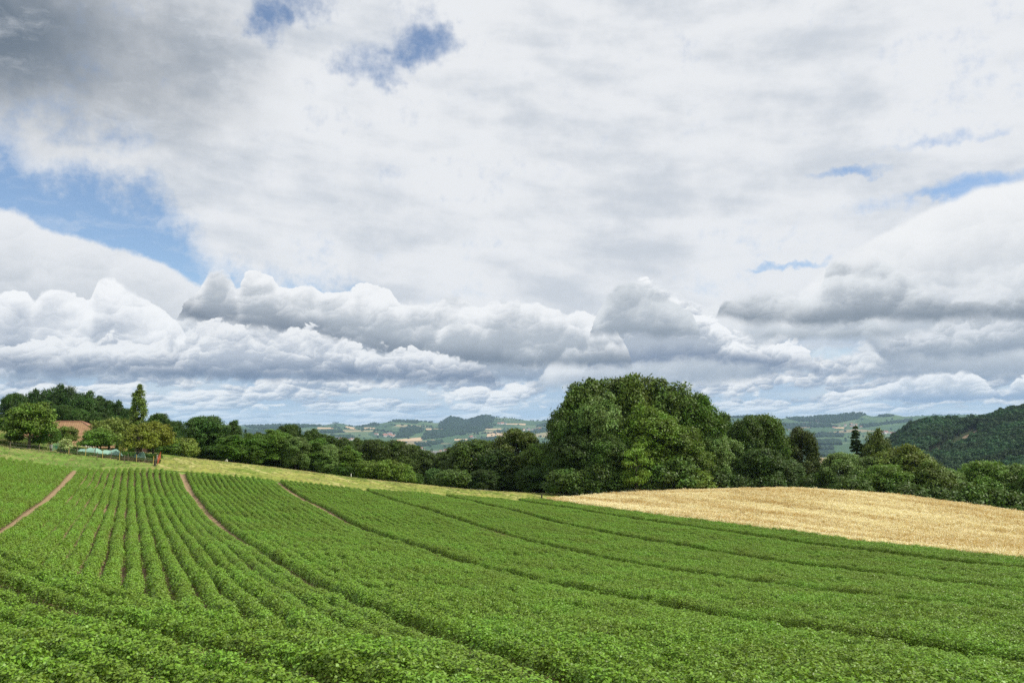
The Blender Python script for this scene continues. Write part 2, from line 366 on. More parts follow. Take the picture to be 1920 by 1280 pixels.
def bump(t, b, h, strength, dist=0.05):
    n = t.nodes.new('ShaderNodeBump'); n.inputs['Strength'].default_value = strength; n.inputs['Distance'].default_value = dist
    put(t, n.inputs['Height'], h); t.links.new(n.outputs[0], b.inputs['Normal'])
def rot_xy(t, p):
    """world position in row coordinates (across the rows, along the rows)"""
    s = t.nodes.new('ShaderNodeSeparateXYZ'); t.links.new(p, s.inputs[0]); x, y = V(t, s.outputs[0]), V(t, s.outputs[1])
    return x*float(N_[0]) + y*float(N_[1]), x*float(E_[0]) + y*float(E_[1])

def leaf_material(name, base=None, var=0.5, rough=0.5, trans=0.35, hue=0.25, pscale=0.25, spec=.35, patch=0.35):
    m, t, b = mat(name, rough, spec)
    if base is None:
        oi = t.nodes.new('ShaderNodeObjectInfo'); c = oi.outputs['Color']
    else:
        q = t.nodes.new('ShaderNodeRGB'); q.outputs[0].default_value = (*base, 1); c = q.outputs[0]
    isl = island(t); n = noise(t, pos(t), pscale, 3, .5, dim='3D')
    k = (isl*var + (1 - var/2)) * (ss(t, n, .3, .7)*patch*2 + (1-patch))
    hs = t.nodes.new('ShaderNodeHueSaturation'); put(t, hs.inputs['Color'], c); put(t, hs.inputs['Value'], k)
    put(t, hs.inputs['Hue'], 0.5 + (n - 0.5)*0.05*hue*4 + (isl-.5)*.02)
    put(t, b.inputs['Base Color'], hs.outputs[0])
    tr = t.nodes.new('ShaderNodeBsdfTranslucent'); hs2 = t.nodes.new('ShaderNodeHueSaturation')
    t.links.new(hs.outputs[0], hs2.inputs['Color']); hs2.inputs['Hue'].default_value = .485; hs2.inputs['Value'].default_value = 1.5
    t.links.new(hs2.outputs[0], tr.inputs[0])
    mx = t.nodes.new('ShaderNodeMixShader'); mx.inputs[0].default_value = trans
    t.links.new(b.outputs[0], mx.inputs[1]); t.links.new(tr.outputs[0], mx.inputs[2])
    t.links.new(mx.outputs[0], t.nodes['Material Output'].inputs[0])
    return m

# ------------------------------------------------------------ ground and hills (one grid, two pieces)
def polar(name, rings, azs, mats):
    az, rr = np.meshgrid(azs, rings); x, y = np.sin(az)*rr, np.cos(az)*rr
    z = H(x, y); n, k = x.shape
    idx = np.arange(n*k).reshape(n, k)
    f = np.stack([idx[:-1, :-1], idx[:-1, 1:], idx[1:, 1:], idx[1:, :-1]], -1).reshape(-1, 4)[:, ::-1]
    return mesh_obj(name, np.c_[x.ravel(), y.ravel(), z.ravel()], f, mats, smooth=True)
m_grass, t, b = mat('grass', .9, .2)
p = pos(t); n1_ = noise(t, p, .12, 5, .6, dim='3D'); n2_ = noise(t, p, 2.5, 4, .7, dim='3D')
c = mixc(t, ss(t, n1_, .35, .65), rgb(92,122,44), rgb(128,150,66)); c = mixc(t, n2_*.6, c, rgb(70,100,34))
put(t, b.inputs['Base Color'], c); bump(t, b, n2_, .6, .2)
_dense = np.radians(np.arange(-39, 39.01, .25))
_az = np.concatenate([np.radians(np.arange(-180, -39, 3)), _dense, np.radians(np.arange(42, 180.1, 3))])
ground = polar('ground', np.geomspace(1.5, 620, 280), _az, m_grass); tag(ground, kind='structure')

m_land, t, b = mat('farmland', .95, .1)
p = pos(t); s_ = t.nodes.new('ShaderNodeSeparateXYZ'); t.links.new(p, s_.inputs[0]); X_, Y_ = V(t, s_.outputs[0]), V(t, s_.outputs[1])
wq = noise(t, p, .0012, 3, .5, dim='2D') - .5
pv = xyz(t, X_*.0030 + wq*.8, Y_*.0026 + wq*1.2)
n = t.nodes.new('ShaderNodeTexVoronoi'); n.voronoi_dimensions = '2D'; n.distance = 'CHEBYCHEV'; n.inputs['Randomness'].default_value = .85; n.inputs['Scale'].default_value = 1.0
t.links.new(pv, n.inputs['Vector']); sc_ = t.nodes.new('ShaderNodeSeparateColor'); t.links.new(n.outputs['Color'], sc_.inputs[0])
ramp = t.nodes.new('ShaderNodeValToRGB'); ramp.color_ramp.interpolation = 'CONSTANT'
els = [(0, rgb(56,78,54)), (.2, rgb(68,88,58)), (.36, rgb(48,70,50)), (.5, rgb(76,96,64)), (.62, rgb(60,82,56)), (.76, rgb(90,104,76)), (.9, rgb(152,136,106)), (.96, rgb(138,120,96))]
while len(ramp.color_ramp.elements) < len(els): ramp.color_ramp.elements.new(.5)
for e_, (q, cc) in zip(ramp.color_ramp.elements, els): e_.position = q; e_.color = (*cc, 1)
t.links.new(sc_.outputs[0], ramp.inputs[0])
c = mixc(t, noise(t, p, .01, 4, .6, dim='2D')*.5, ramp.outputs[0], rgb(70,98,56))
rr_ = M(t, 'SQRT', X_*X_ + Y_*Y_); c = mixc(t, ss(t, rr_, 2500, 2100), c, rgb(52,60,38)); put(t, b.inputs['Base Color'], c)
_fd = np.radians(np.arange(-38, 38.01, .12))
_az2 = np.concatenate([np.radians(np.arange(-84, -38, 2)), _fd, np.radians(np.arange(40, 84, 2))])
hills = polar('hills', np.concatenate([np.geomspace(620, 2300, 110), np.geomspace(2330, 12500, 230), np.geomspace(12700, 30000, 24)]), _az2, m_land); tag(hills, kind='structure')

def loft(name, A, B, nu, nv, off, mats, **kw):
    """a sheet lying on the land between two lines in plan"""
    def res(P, n):
        P = np.array(P, float); d = np.r_[0, np.cumsum(np.hypot(*np.diff(P, axis=0).T))]; q = np.linspace(0, d[-1], n)
        return np.c_[np.interp(q, d, P[:, 0]), np.interp(q, d, P[:, 1])]
    a, b_ = res(A, nu), res(B, nu); v_ = np.linspace(0, 1, nv)[:, None, None]
    g = a[None]*(1-v_) + b_[None]*v_; x, y = g[..., 0], g[..., 1]; z = H(x, y) + off
    if 'ridge' in kw: z = z + kw['ridge'](x, y)
    idx = np.arange(nu*nv).reshape(nv, nu); f = np.stack([idx[:-1, :-1], idx[:-1, 1:], idx[1:, 1:], idx[1:, :-1]], -1).reshape(-1, 4)
    d1 = a[1]-a[0]; d2 = b_[0]-a[0]
    if d1[0]*d2[1]-d1[1]*d2[0] < 0: f = f[:, ::-1]
    return tag(mesh_obj(name, np.c_[x.ravel(), y.ravel(), z.ravel()], f, mats, smooth=True), kind='structure')
def asxy(a, s): return (a*N_[0] + s*E_[0], a*N_[1] + s*E_[1])

# soil under the potato rows
m_soil, t, b = mat('soil', .95, .15)
p = pos(t); c = mixc(t, noise(t, p, 3.0, 5, .65, dim='3D'), rgb(96,76,54), rgb(158,136,104)); c = mixc(t, ss(t, noise(t, p, 14, 3, .7, dim='3D'), .45, .7)*.5, c, rgb(196,174,140))
put(t, b.inputs['Base Color'], c); bump(t, b, noise(t, p, 9, 4, .7, dim='3D'), .8, .08)
def ridge(x, y):
    a = x*N_[0] + y*N_[1]; s = x*E_[0] + y*E_[1]
    return np.where(.94*a + .342*s > 9.7, -0.08*np.cos(2*np.pi*a/.75), 0.0)
FAR_S = 120.5
loft('potato_field', [asxy(-62, 2), asxy(64, 2)], [asxy(-62, FAR_S), asxy(64, FAR_S)], 126*8+1, 180, .14, m_soil, ridge=ridge)

# mown meadow beyond the crop, and the dry slope on the left
m_hay, t, b = mat('mown_meadow', .95, .15)
p = pos(t); s_ = t.nodes.new('ShaderNodeSeparateXYZ'); t.links.new(p, s_.inputs[0]); X_, Y_ = V(t, s_.outputs[0]), V(t, s_.outputs[1])
wq = noise(t, p, .05, 3, .5, dim='2D') - .5
st = noise(t, xyz(t, X_*.9 + Y_*.55 + wq*14, Y_*.07 - X_*.05), .55, 5, .65)
n2_ = noise(t, p, 3.0, 4, .7, dim='3D'); n3_ = noise(t, p, .16, 4, .6, dim='3D')
c = mixc(t, ss(t, n3_, .35, .65), rgb(108,128,48), rgb(146,148,72)); c = mixc(t, ss(t, st, .50, .68)*.7, c, rgb(194,184,124)); c = mixc(t, n2_*.4, c, rgb(104,112,44))
put(t, b.inputs['Base Color'], c); bump(t, b, st*2 + n2_, .6, .15)
loft('mown_meadow', [(-51,112.8),(-46,115),(-30,122),(-10,131.5),(6,139),(22,149),(40,152)], [(-66,152),(-64,190),(-45,200),(-10,205),(20,200),(40,185),(60,175)], 160, 80, .07, m_hay)
m_dry, t, b = mat('dry_grass', .95, .15)
p = pos(t); n2_ = noise(t, p, 1.2, 5, .7, dim='3D'); c = mixc(t, n2_, rgb(150,142,84), rgb(214,204,150)); put(t, b.inputs['Base Color'], c); bump(t, b, n2_, .8, .3)
def hxy(px, py): return tuple(hit(px, py)[:2])
loft('dry_slope', [hxy(-120,826), hxy(-40,830), hxy(0,833), hxy(40,839), hxy(88,845.2)], [hxy(-120,786), hxy(-40,797), hxy(0,805), hxy(20,815), hxy(90,844.4)], 60, 30, .08, m_dry)

# straw-covered ground under the wheat
WB = [(64.4,121.3),(81,125.5),(101,129),(114,119),(122,108),(126,95),(131,82),(132,60),(132,8)]
m_straw = plain('straw_ground', rgb(168,136,84), .95, .3, 1.5)
loft('wheat_field', [asxy(64.2, 121), asxy(64.2, 8)], [asxy(*q) for q in WB], 120, 60, .07, m_straw)

# ------------------------------------------------------------ scattering
def protos(name, objs):
    c = bpy.data.collections.new(name)
    for o in objs:
        COL.objects.unlink(o); c.objects.link(o)
    return c
def scatter(name, pts, rz, sc, idx, coll, tilt=None):
    me = bpy.data.meshes.new(name); me.vertices.add(len(pts)); me.vertices.foreach_set('co', np.asarray(pts, np.float32).ravel())
    rot = np.zeros((len(pts), 3), np.float32); rot[:, 2] = rz
    if tilt is not None: rot[:, :2] = tilt
    a = me.attributes.new('rot', 'FLOAT_VECTOR', 'POINT'); a.data.foreach_set('vector', rot.ravel())
    sc = np.asarray(sc, np.float32); sc = np.repeat(sc[:, None], 3, 1) if sc.ndim == 1 else sc
    a = me.attributes.new('sc', 'FLOAT_VECTOR', 'POINT'); a.data.foreach_set('vector', sc.ravel())
    a = me.attributes.new('pick', 'INT', 'POINT'); a.data.foreach_set('value', np.asarray(idx, np.int32))
    o = bpy.data.objects.new(name, me); COL.objects.link(o)
    g = bpy.data.node_groups.new(name, 'GeometryNodeTree')
    g.interface.new_socket('Geometry', in_out='INPUT', socket_type='NodeSocketGeometry')
    g.interface.new_socket('Geometry', in_out='OUTPUT', socket_type='NodeSocketGeometry')
    gi, go = g.nodes.new('NodeGroupInput'), g.nodes.new('NodeGroupOutput')
    ip = g.nodes.new('GeometryNodeInstanceOnPoints'); ci = g.nodes.new('GeometryNodeCollectionInfo')
    ci.inputs['Collection'].default_value = coll; ci.inputs['Separate Children'].default_value = True; ci.inputs['Reset Children'].default_value = True
    g.links.new(gi.outputs[0], ip.inputs['Points']); g.links.new(ci.outputs[0], ip.inputs['Instance'])
    ip.inputs['Pick Instance'].default_value = True
    for nm, ty, so in (('rot', 'FLOAT_VECTOR', 'Rotation'), ('sc', 'FLOAT_VECTOR', 'Scale'), ('pick', 'INT', 'Instance Index')):
        na = g.nodes.new('GeometryNodeInputNamedAttribute'); na.data_type = ty; na.inputs[0].default_value = nm
        g.links.new(na.outputs[0], ip.inputs[so])
    g.links.new(ip.outputs[0], go.inputs[0])
    md = o.modifiers.new('scatter', 'NODES'); md.node_group = g
    return o
def quads(C, D, U, L, Wd):
    """leaf quads: centre, long direction, side direction, length, width -> verts, faces"""
    L, Wd = np.asarray(L)[:, None], np.asarray(Wd)[:, None]
    vs = np.stack([C - D*L*.5, C + U*Wd*.5 - D*L*.05, C + D*L*.5, C - U*Wd*.5 - D*L*.05], 1).reshape(-1, 3)
    return vs, np.arange(len(C)*4).reshape(-1, 4)
def unit(v): return v/np.maximum(np.linalg.norm(v, axis=-1, keepdims=True), 1e-9)
def leafframe(rs, nrm, jit):
    nrm = unit(nrm + rs.normal(0, jit, nrm.shape)); t_ = unit(np.cross(nrm, rs.normal(0, 1, nrm.shape))); return t_, np.cross(nrm, t_)

# potato plants
m_pot = leaf_material('potato_leaf', (0.155, 0.270, 0.022), var=.75, rough=.45, trans=.18, hue=.3, pscale=.35, spec=.3, patch=.14)
def potato(seed, n=420):
    rs = np.random.RandomState(seed)
    th = rs.rand(n)*2*np.pi; q = np.sqrt(rs.rand(n)); 
    lump = .85 + .25*np.sin(3*th+seed)*q
    x, y = np.cos(th)*q*.31*lump, np.sin(th)*q*.42*lump
    z = .12 + .47*np.sqrt(np.clip(1 - q**2.3, 0, 1)) * (1 - rs.rand(n)**2.5*.75) + rs.normal(0, .03, n)
    C = np.c_[x, y, z]; nr = np.c_[x*1.8, y*1.2, np.full(n, .6)]
    D, U = leafframe(rs, unit(nr), .42)
    vs, f = quads(C, D, U, rs.uniform(.044, .080, n), rs.uniform(.032, .054, n))
    return mesh_obj('potato_plant', vs, f, m_pot)
pc = protos('potato_plants', [potato(i) for i in range(6)])
rs = np.random.RandomState(3)
def keep(P, lo=4, hi=200, az=39.0):
    r_ = np.hypot(P[:, 0], P[:, 1]); a_ = np.degrees(np.arctan2(P[:, 0], P[:, 1])); return (r_ > lo) & (r_ < hi) & (np.abs(a_) < np.where(r_ < 45, max(az, 66), az))
def crop(A, S_, name, ang, label, cat='crop'):
    A, S_ = np.asarray(A), np.asarray(S_)
    x, y = A*N_[0] + S_*E_[0], A*N_[1] + S_*E_[1]; P = np.c_[x, y]; k = keep(P); P, A, S_ = P[k], A[k], S_[k]
    vig = 1.0 + fbm(P[:, 0]/3.0, P[:, 1]/3.0, 3)*.22 + fbm(P[:, 0]/16.0+5, P[:, 1]/16.0, 2)*.18
    far_ = np.clip((A-10)/25, 0, 1)
    sc = np.clip(vig + rs.normal(0, .07, len(P)), .55, 1.35)
    z = H(P[:, 0], P[:, 1]) + .12 + rs.normal(0, .02, len(P))
    # seen across the rows the canopy closes; a few plants are missing
    k = rs.rand(len(P)) > .012
    low = np.ones(len(P))
    for q in trams: low = np.where((A > q - 2.1) & (A < q), .78, low)
    S3 = np.c_[sc*(.98 + .03*far_), sc*1.15, sc*low*(1.0 + rs.normal(0, .06, len(P)))]
    rz = ang + rs.choice([0, np.pi], len(P)) + rs.normal(0, .35, len(P))
    o = scatter(name, np.c_[P, z][k], rz[k], S3[k], rs.randint(0, 6, k.sum()), pc)
    return tag(o, label, cat, kind='stuff')
rowang = -PSI
def rows(alist, s0, s1, cond, step=.27):
    A, S_ = [], []
    for a in alist:
        s = np.arange(s0, s1, step) + rs.uniform(-.08, .08, len(np.arange(s0, s1, step))); A.append(np.full(len(s), a) + rs.normal(0, .015, len(s)) + .04*np.sin(s*.35 + a)); S_.append(s)
    A, S_ = np.concatenate(A), np.concatenate(S_); k = cond(A, S_); return A[k], S_[k]
trams = [6.75, 19.5, 32.25, 45.0, 57.75]
al = []
for k in range(-8, 85):
    a = .375 + .75*k
    for q, d in zip(trams, (.30, .38, .34, .50, .54)):
        if abs(a - q) < 2.3: a += d*np.sign(a - q)*math.exp(-max(0, abs(a - q)-.375)/1.1)
    if k == -8: a += .18
    al.append(a)
A, S_ = rows(al, 1, FAR_S, lambda a, s: .94*a + .342*s > 9.95)
k = np.abs(A - 6.75) < 1.6; A = A - np.where(k, np.sign(A - 6.75)*.13*np.clip((66 - S_)/18, 0, 1), 0)
crop(A, S_, 'potato_crop', rowang, 'green potato crop in long ridged rows filling the foreground slope')
al = [-6.78 - .75*k for k in range(52)]
A, S_ = rows(al, 25, FAR_S - 1, lambda a, s: .94*a + .342*s > 9.95)
crop(A, S_, 'potato_crop', rowang, 'block of green potato rows left of the bare soil track')
hA, hS = [], []
for j in range(0, 24):
    off = 9.7 - .375 - .75*j + (.26 if j < 3 else -.30)
    q = np.arange(-62, 30, .27); q = q + rs.uniform(-.08, .08, len(q)); oo = off + .05*np.sin(q*.4 + j)
    hA.append(.94*oo + .342*q); hS.append(.342*oo - .94*q)
hA, hS = np.concatenate(hA), np.concatenate(hS); k = hS > -3; hA, hS = hA[k], hS[k]
crop(hA, hS, 'potato_crop', rowang + math.atan2(.342, .94), 'headland potato rows crossing the near left corner of the field')

# wheat
m_wheat, t, b = mat('ripe_wheat', .6, .3)
p = pos(t); aa, ssx = rot_xy(t, p)
wv_ = noise(t, xyz(t, aa*.26 + (noise(t, p, .05, 2, .5, dim='2D')-.5)*1.5, ssx*.035), 1.0, 5, .65); wf = noise(t, p, 1.3, 3, .6, dim='3D')
k_ = ss(t, wv_ + (wf-.5)*.7 + (island(t)-.5)*.45, .36, .58)
put(t, b.inputs['Base Color'], mixc(t, k_, rgb(190,156,86), rgb(255,248,208)))
tr = t.nodes.new('ShaderNodeBsdfTranslucent'); tr.inputs[0].default_value = (*rgb(220,200,110), 1)
mx = t.nodes.new('ShaderNodeMixShader'); mx.inputs[0].default_value = .2
t.links.new(b.outputs[0], mx.inputs[1]); t.links.new(tr.outputs[0], mx.inputs[2]); t.links.new(mx.outputs[0], t.nodes['Material Output'].inputs[0])
def tuft(seed, n, rad, h, material, name, ear=True, w=.02, lean=.25):
    rs = np.random.RandomState(seed); vs, f = [], []
    for i in range(n):
        q = rs.normal(0, rad, 2); d = rs.normal(0, lean, 2); hh = h*rs.uniform(.75, 1.08); a = rs.rand()*6.28; s = np.array([math.cos(a), math.sin(a), 0])
        b0 = np.array([q[0], q[1], 0]); t1 = np.array([q[0]+d[0]*hh*.6, q[1]+d[1]*hh*.6, hh*.9]); k = len(vs)
        vs += [b0 - s*w*.5, b0 + s*w*.5, t1 + s*w*.4, t1 - s*w*.4]; f.append((k, k+1, k+2, k+3))
        if ear:
            t2 = t1 + np.array([d[0]*.5, d[1]*.5, .05])*.32; s2 = s*w*1.5; k = len(vs)
            vs += [t1 - s2*.3, (t1+t2)/2 + s2, t2, (t1+t2)/2 - s2]; f.append((k, k+1, k+2, k+3))
    return mesh_obj(name, vs, np.array(f), material)
wc = protos('wheat_tufts', [tuft(i, 34, .20, .85, m_wheat, 'wheat_tuft', w=.035) for i in range(5)])
def inpoly(x, y, P):
    P = np.asarray(P, float); c = np.zeros(x.shape, bool); j = len(P)-1
    for i in range(len(P)):
        xi, yi, xj, yj = *P[i], *P[j]
        c ^= ((yi > y) != (yj > y)) & (x < (xj-xi)*(y-yi)/(yj-yi+1e-12) + xi); j = i
    return c
n = 62000; a_, s_2 = rs.uniform(64.5, 132, n*2), rs.uniform(15, 129, n*2)
k = inpoly(a_, s_2, [(64.5, 8)] + WB) & (np.abs(a_ - 72 - .2*np.sin(s_2*.2)) > .28) & (np.abs(a_ - 74 - .2*np.sin(s_2*.2)) > .28); a_, s_2 = a_[k], s_2[k]
sx = np.arange(16, 121, .12); a_ = np.r_[a_, np.full(len(sx), 64.45) + rs.normal(0, .12, len(sx))]; s_2 = np.r_[s_2, sx]   # dense front edge
P = np.array(asxy(a_, s_2)).T; k = keep(P, 20, 240); P, a_, s_2 = P[k], a_[k], s_2[k]
lodg = fbm(a_*.14, s_2*.035, 3)
sc = (1.0 + lodg*.5 + rs.normal(0, .13, len(P)))
tl = np.c_[rs.normal(0, .12, len(P)), rs.normal(0, .12, len(P)) + np.clip(lodg, 0, 1)*1.2]
o = scatter('wheat_crop', np.c_[P, H(P[:, 0], P[:, 1]) + .03], rs.rand(len(P))*6.28, np.c_[np.ones(len(P)), np.ones(len(P)), sc], rs.randint(0, 5, len(P)), wc, tl)
tag(o, 'ripe golden wheat standing on the rise at the right', 'wheat', kind='stuff')

# grass tufts along the margins
m_gr = leaf_material('grass_blade', (0.12, 0.19, 0.035), var=.6, rough=.6, trans=.3, hue=.4, pscale=.3)
m_grd = leaf_material('dry_blade', (0.42, 0.38, 0.17), var=.6, rough=.6, trans=.3, hue=.2, pscale=.3)
gc = protos('grass_tufts', [tuft(i+20, 26, .25, .28, m_gr, 'grass_tuft', ear=False, w=.03, lean=.5) for i in range(3)] +
                           [tuft(i+30, 26, .22, .30, m_grd, 'dry_tuft', ear=False, w=.03, lean=.5) for i in range(3)])
def strewn(name, poly, n, pd, sc, label):
    poly = np.array(poly); lo, hi = poly.min(0), poly.max(0); q = rs.uniform(lo, hi, (n, 2)); q = q[inpoly(q[:, 0], q[:, 1], poly)]; q = q[keep(q, 20, 260)]
    dry = rs.rand(len(q)) < np.clip(pd + fbm(q[:, 0]/6, q[:, 1]/6, 3)*1.2, .02, .98)
    o = scatter(name, np.c_[q, H(q[:, 0], q[:, 1]) + .05], rs.rand(len(q))*6.28, rs.uniform(.6, 1.1, len(q))*sc, rs.randint(0, 3, len(q)) + dry*3, gc)
    return tag(o, label, 'grass', kind='stuff')
sx = rs.uniform(30, 118, 150); q = np.array(asxy(64.1 + rs.normal(0, .15, 150), sx)).T
tag(scatter('margin_weeds', np.c_[q, H(q[:, 0], q[:, 1])], rs.rand(150)*6.28, rs.uniform(1.2, 2.6, 150), rs.randint(0, 3, 150), gc), 'scattered green weeds along the front edge of the wheat', 'weeds', kind='stuff')
strewn('meadow_grass', [(-51,112.8),(-30,121.5),(-10,130.5),(6,137.5),(22,148.5),(50,165),(20,185),(-45,180),(-66,160)], 16000, .45, .55, 'short yellowing grass stubble on the mown meadow strip')
strewn('meadow_grass', [asxy(-35,120), asxy(3,120.6), (-66,152), (-60,175), (-110,170), (-120,110)], 16000, .08, .6, 'green grass around the farmhouse garden and orchard')
strewn('meadow_grass', [hxy(-40,829), hxy(0,833), hxy(40,839), hxy(88,845.2), hxy(90,844.4), hxy(20,815), hxy(0,804), hxy(-40,797)], 9000, .93, 1.9, 'tall dry grass on the slope at the far left')

# ------------------------------------------------------------ trees
m_leaf = leaf_material('tree_leaf', None, var=.55, rough=.5, trans=.16, hue=.35, pscale=.33, spec=.22, patch=.22)
m_needle = leaf_material('needle', None, var=.6, rough=.6, trans=.1, hue=.2, pscale=.4, spec=.2, patch=.2)
m_bark = plain('bark', rgb(92,82,70), .95, .35, 2.0)

def tube(P, Rr, k=7):
    P = np.array(P, float); n = len(P); vs, f = [], []
    for i in range(n):
        d = P[min(i+1, n-1)] - P[max(i-1, 0)]; d = d/np.linalg.norm(d); a = np.cross(d, [0.3, 1, 0.2]); a /= np.linalg.norm(a); b = np.cross(d, a)
        for j in range(k):
            t_ = 2*math.pi*j/k; vs.append(P[i] + (a*math.cos(t_) + b*math.sin(t_))*Rr[i])
    for i in range(n-1):
        for j in range(k): f.append((i*k+j, i*k+(j+1) % k, (i+1)*k+(j+1) % k, (i+1)*k+j))
    return vs, f
def joined(parts):
    vs, f = [], []
    for v_, f_ in parts:
        k = len(vs); vs += list(v_); f += [tuple(q+k for q in g) for g in f_]
    return vs, f
def leaves(rs, C, Rl, ncl, nlf, ls, up=.45, spread=.36, flat=1.0):
    """leaf clusters over the lobes: C centres, Rl radii"""
    m = len(C); d = unit(rs.normal(0, 1, (m, ncl, 3)) + np.array([0, 0, up]))
    rad = Rl[:, None]*(1 - .45*rs.rand(m, ncl)**2.2)
    cc = C[:, None] + d*rad[..., None]*np.array([1, 1, flat])
    o = rs.normal(0, spread, (m, ncl, nlf, 3))*np.array([1, 1, .6])
    pts = (cc[:, :, None] + o).reshape(-1, 3); nr = np.repeat(d.reshape(-1, 3), nlf, 0) + np.array([0, 0, .45])
    D, U = leafframe(rs, unit(nr), .5)
    n = len(pts); s = rs.uniform(.7, 1.25, n)*ls
    return quads(pts, D, U, s*1.25, s*.85)
def lobes(rs, n, W, Ht, z0, lr, shape):
    out = []; zc = z0 + (Ht-z0)*{'dome': .36, 'oval': .45, 'umbrella': .18, 'flame': .34}[shape]; up_, dn = Ht - lr*.75 - zc, zc - z0 - lr*.4
    g = (5**.5-1)/2; o_ = rs.rand(2)
    for i in range(n):                     # lobes spread evenly over the crown's surface, uneven in depth
        zz = 1 - 2*((i+.5)/n)*(.82 if shape != 'umbrella' else .72); a = 2*math.pi*(i*g+o_[0]) + rs.normal(0, .25); r_ = math.sqrt(1-zz*zz)
        k = rs.uniform(.82, 1.04) if zz > .45 else rs.uniform(.52, 1.05); e = {'dome': .8, 'oval': 1.0, 'umbrella': .9, 'flame': 1.25}[shape]
        rx = (W/2 - lr*.8)*k*r_**e
        out.append((math.cos(a)*rx, math.sin(a)*rx, zc + (up_ if zz > 0 else dn)*zz*min(1, k*1.12) + rs.normal(0, .2)*lr*.4))
    return np.array(out)
PROTO = {}
def proto(kind, seed, W, Ht, z0, nl, lr, ncl, nlf, ls, shape='dome', trunk=.35, limbs=9, up=.5, spread=.36, flat=.8, mt=None):
    rs = np.random.RandomState(seed); C = lobes(rs, nl, W, Ht, z0, lr, shape)
    Rl = lr*rs.uniform(.65, 1.2, nl)
    ne = nl//5; e_i = rs.randint(0, nl, ne); cc_ = np.array([0, 0, z0 + (Ht-z0)*.36]); C = np.r_[C, cc_ + (C[e_i]-cc_)*rs.uniform(1.10, 1.26, (ne, 1))]; Rl = np.r_[Rl, lr*rs.uniform(.38, .6, ne)]
    vs, f = leaves(rs, C, Rl, ncl, nlf, ls, up, spread, flat)
    a_, b_, c_ = np.percentile(np.abs(vs[:, 0]), 98.5), np.percentile(np.abs(vs[:, 1]), 98.5), np.percentile(vs[:, 2], 99.7); vs = vs*np.array([W/2/a_, W/2/b_, Ht/c_])
    cr = mesh_obj('crown', vs, f, mt or m_leaf); cm = cr.data; bpy.data.objects.remove(cr)
    zt = z0 + (Ht-z0)*.55; lean = rs.normal(0, .15, 2)
    parts = [tube([(0, 0, -.5), (0, 0, .3), (lean[0]*.3, lean[1]*.3, z0*.6+.5), (lean[0], lean[1], zt), (lean[0]*1.2, lean[1]*1.2, Ht*.85)], [trunk*1.5, trunk*1.1, trunk*.85, trunk*.55, .05], 9)]
    for i in rs.choice(nl, min(limbs, nl), replace=False):
        zb = z0*.75 + rs.rand()*(zt-z0*.75); s0 = np.array([lean[0]*zb/zt, lean[1]*zb/zt, zb]); e = C[i]; e = np.array([e[0], e[1], max(e[2], zb+.3)])
        m = (s0+e)/2 + np.array([0, 0, -.06*np.linalg.norm(e-s0)]) + rs.normal(0, .15, 3)
        parts.append(tube([s0, m, e], [trunk*.38, trunk*.22, .03], 6))
    v_, f_ = joined(parts); tr = mesh_obj('trunk', v_, f_, m_bark, smooth=True); tm = tr.data; bpy.data.objects.remove(tr)
    PROTO.setdefault(kind, []).append((cm, tm, W, Ht))
def conifer(seed, W, Ht):
    rs = np.random.RandomState(seed); pts, D, U, parts = [], [], [], [tube([(0, 0, -.5), (0, 0, Ht*.5), (0, 0, Ht)], [.4, .24, .03], 8)]
    z = 1.2
    while z < Ht - .3:
        L = W/2*((Ht-z)/Ht)**.8*rs.uniform(.75, 1.1) + .15
        for k in range(rs.randint(5, 8)):
            a = rs.rand()*6.28; L2 = L*rs.uniform(.65, 1.15); dv = np.array([math.cos(a), math.sin(a), 0]); sd_ = np.array([-dv[1], dv[0], 0])
            parts.append(tube([(0, 0, z), dv*L2 + np.array([0, 0, z - L2*.15])], [.05, .015], 4))
            for i in range(int(26 + L2*42)):
                q = rs.rand()**.7; w = (1-q)*.45*L2 + .1; s = rs.uniform(-w, w)
                pts.append(dv*L2*q + sd_*s + np.array([0, 0, z - L2*.18*q - abs(s)*.35 + rs.normal(0, .07)])); dd = unit(dv + sd_*np.sign(s)*.7 + np.array([0, 0, -.5])); D.append(dd); U.append(unit(np.cross(dd, rs.normal(0, 1, 3))))
        z += rs.uniform(.35, .6)
    n = len(pts); vs, f = quads(np.array(pts), np.array(D), np.array(U), rs.uniform(.3, .55, n), rs.uniform(.1, .2, n))
    cr = mesh_obj('crown', vs, f, m_needle); cm = cr.data; bpy.data.objects.remove(cr)
    v_, f_ = joined(parts); tr = mesh_obj('trunk', v_, f_, m_bark, smooth=True); tm = tr.data; bpy.data.objects.remove(tr)
    PROTO.setdefault('spruce', []).append((cm, tm, W, Ht))
for i in range(4): proto('beech', 40+i, 12, 15, .5, 62, 1.85, 60, 10, .31, 'dome', .42, 12)
for i in range(3): proto('oval', 50+i, 8, 13, .7, 46, 1.3, 46, 10, .28, 'oval', .3, 9)
for i in range(3): proto('bush', 60+i, 5, 4, .1, 20, .95, 36, 9, .22, 'dome', .12, 5, spread=.22)
for i in range(3): proto('orchard', 70+i, 8, 7, 2.0, 30, 1.1, 32, 8, .27, 'umbrella', .26, 14, spread=.3, flat=.6)
for i in range(3): proto('farm', 75+i, 8, 8, 1.9, 40, 1.2, 34, 8, .27, 'dome', .26, 14, spread=.3, flat=.7)
proto('poplar', 80, 3.4, 13, 1.4, 44, .52, 34, 8, .22, 'flame', .28, 16, up=.8, spread=.2, flat=2.0)
proto('young', 84, 6.0, 7.0, 1.2, 26, .9, 26, 6, .26, 'umbrella', .12, 14, up=.1, spread=.3, flat=.2)
proto('young', 85, 2.4, 2.8, .3, 12, .4, 16, 8, .16, 'oval', .05, 8, up=.4, spread=.13, flat=.8)
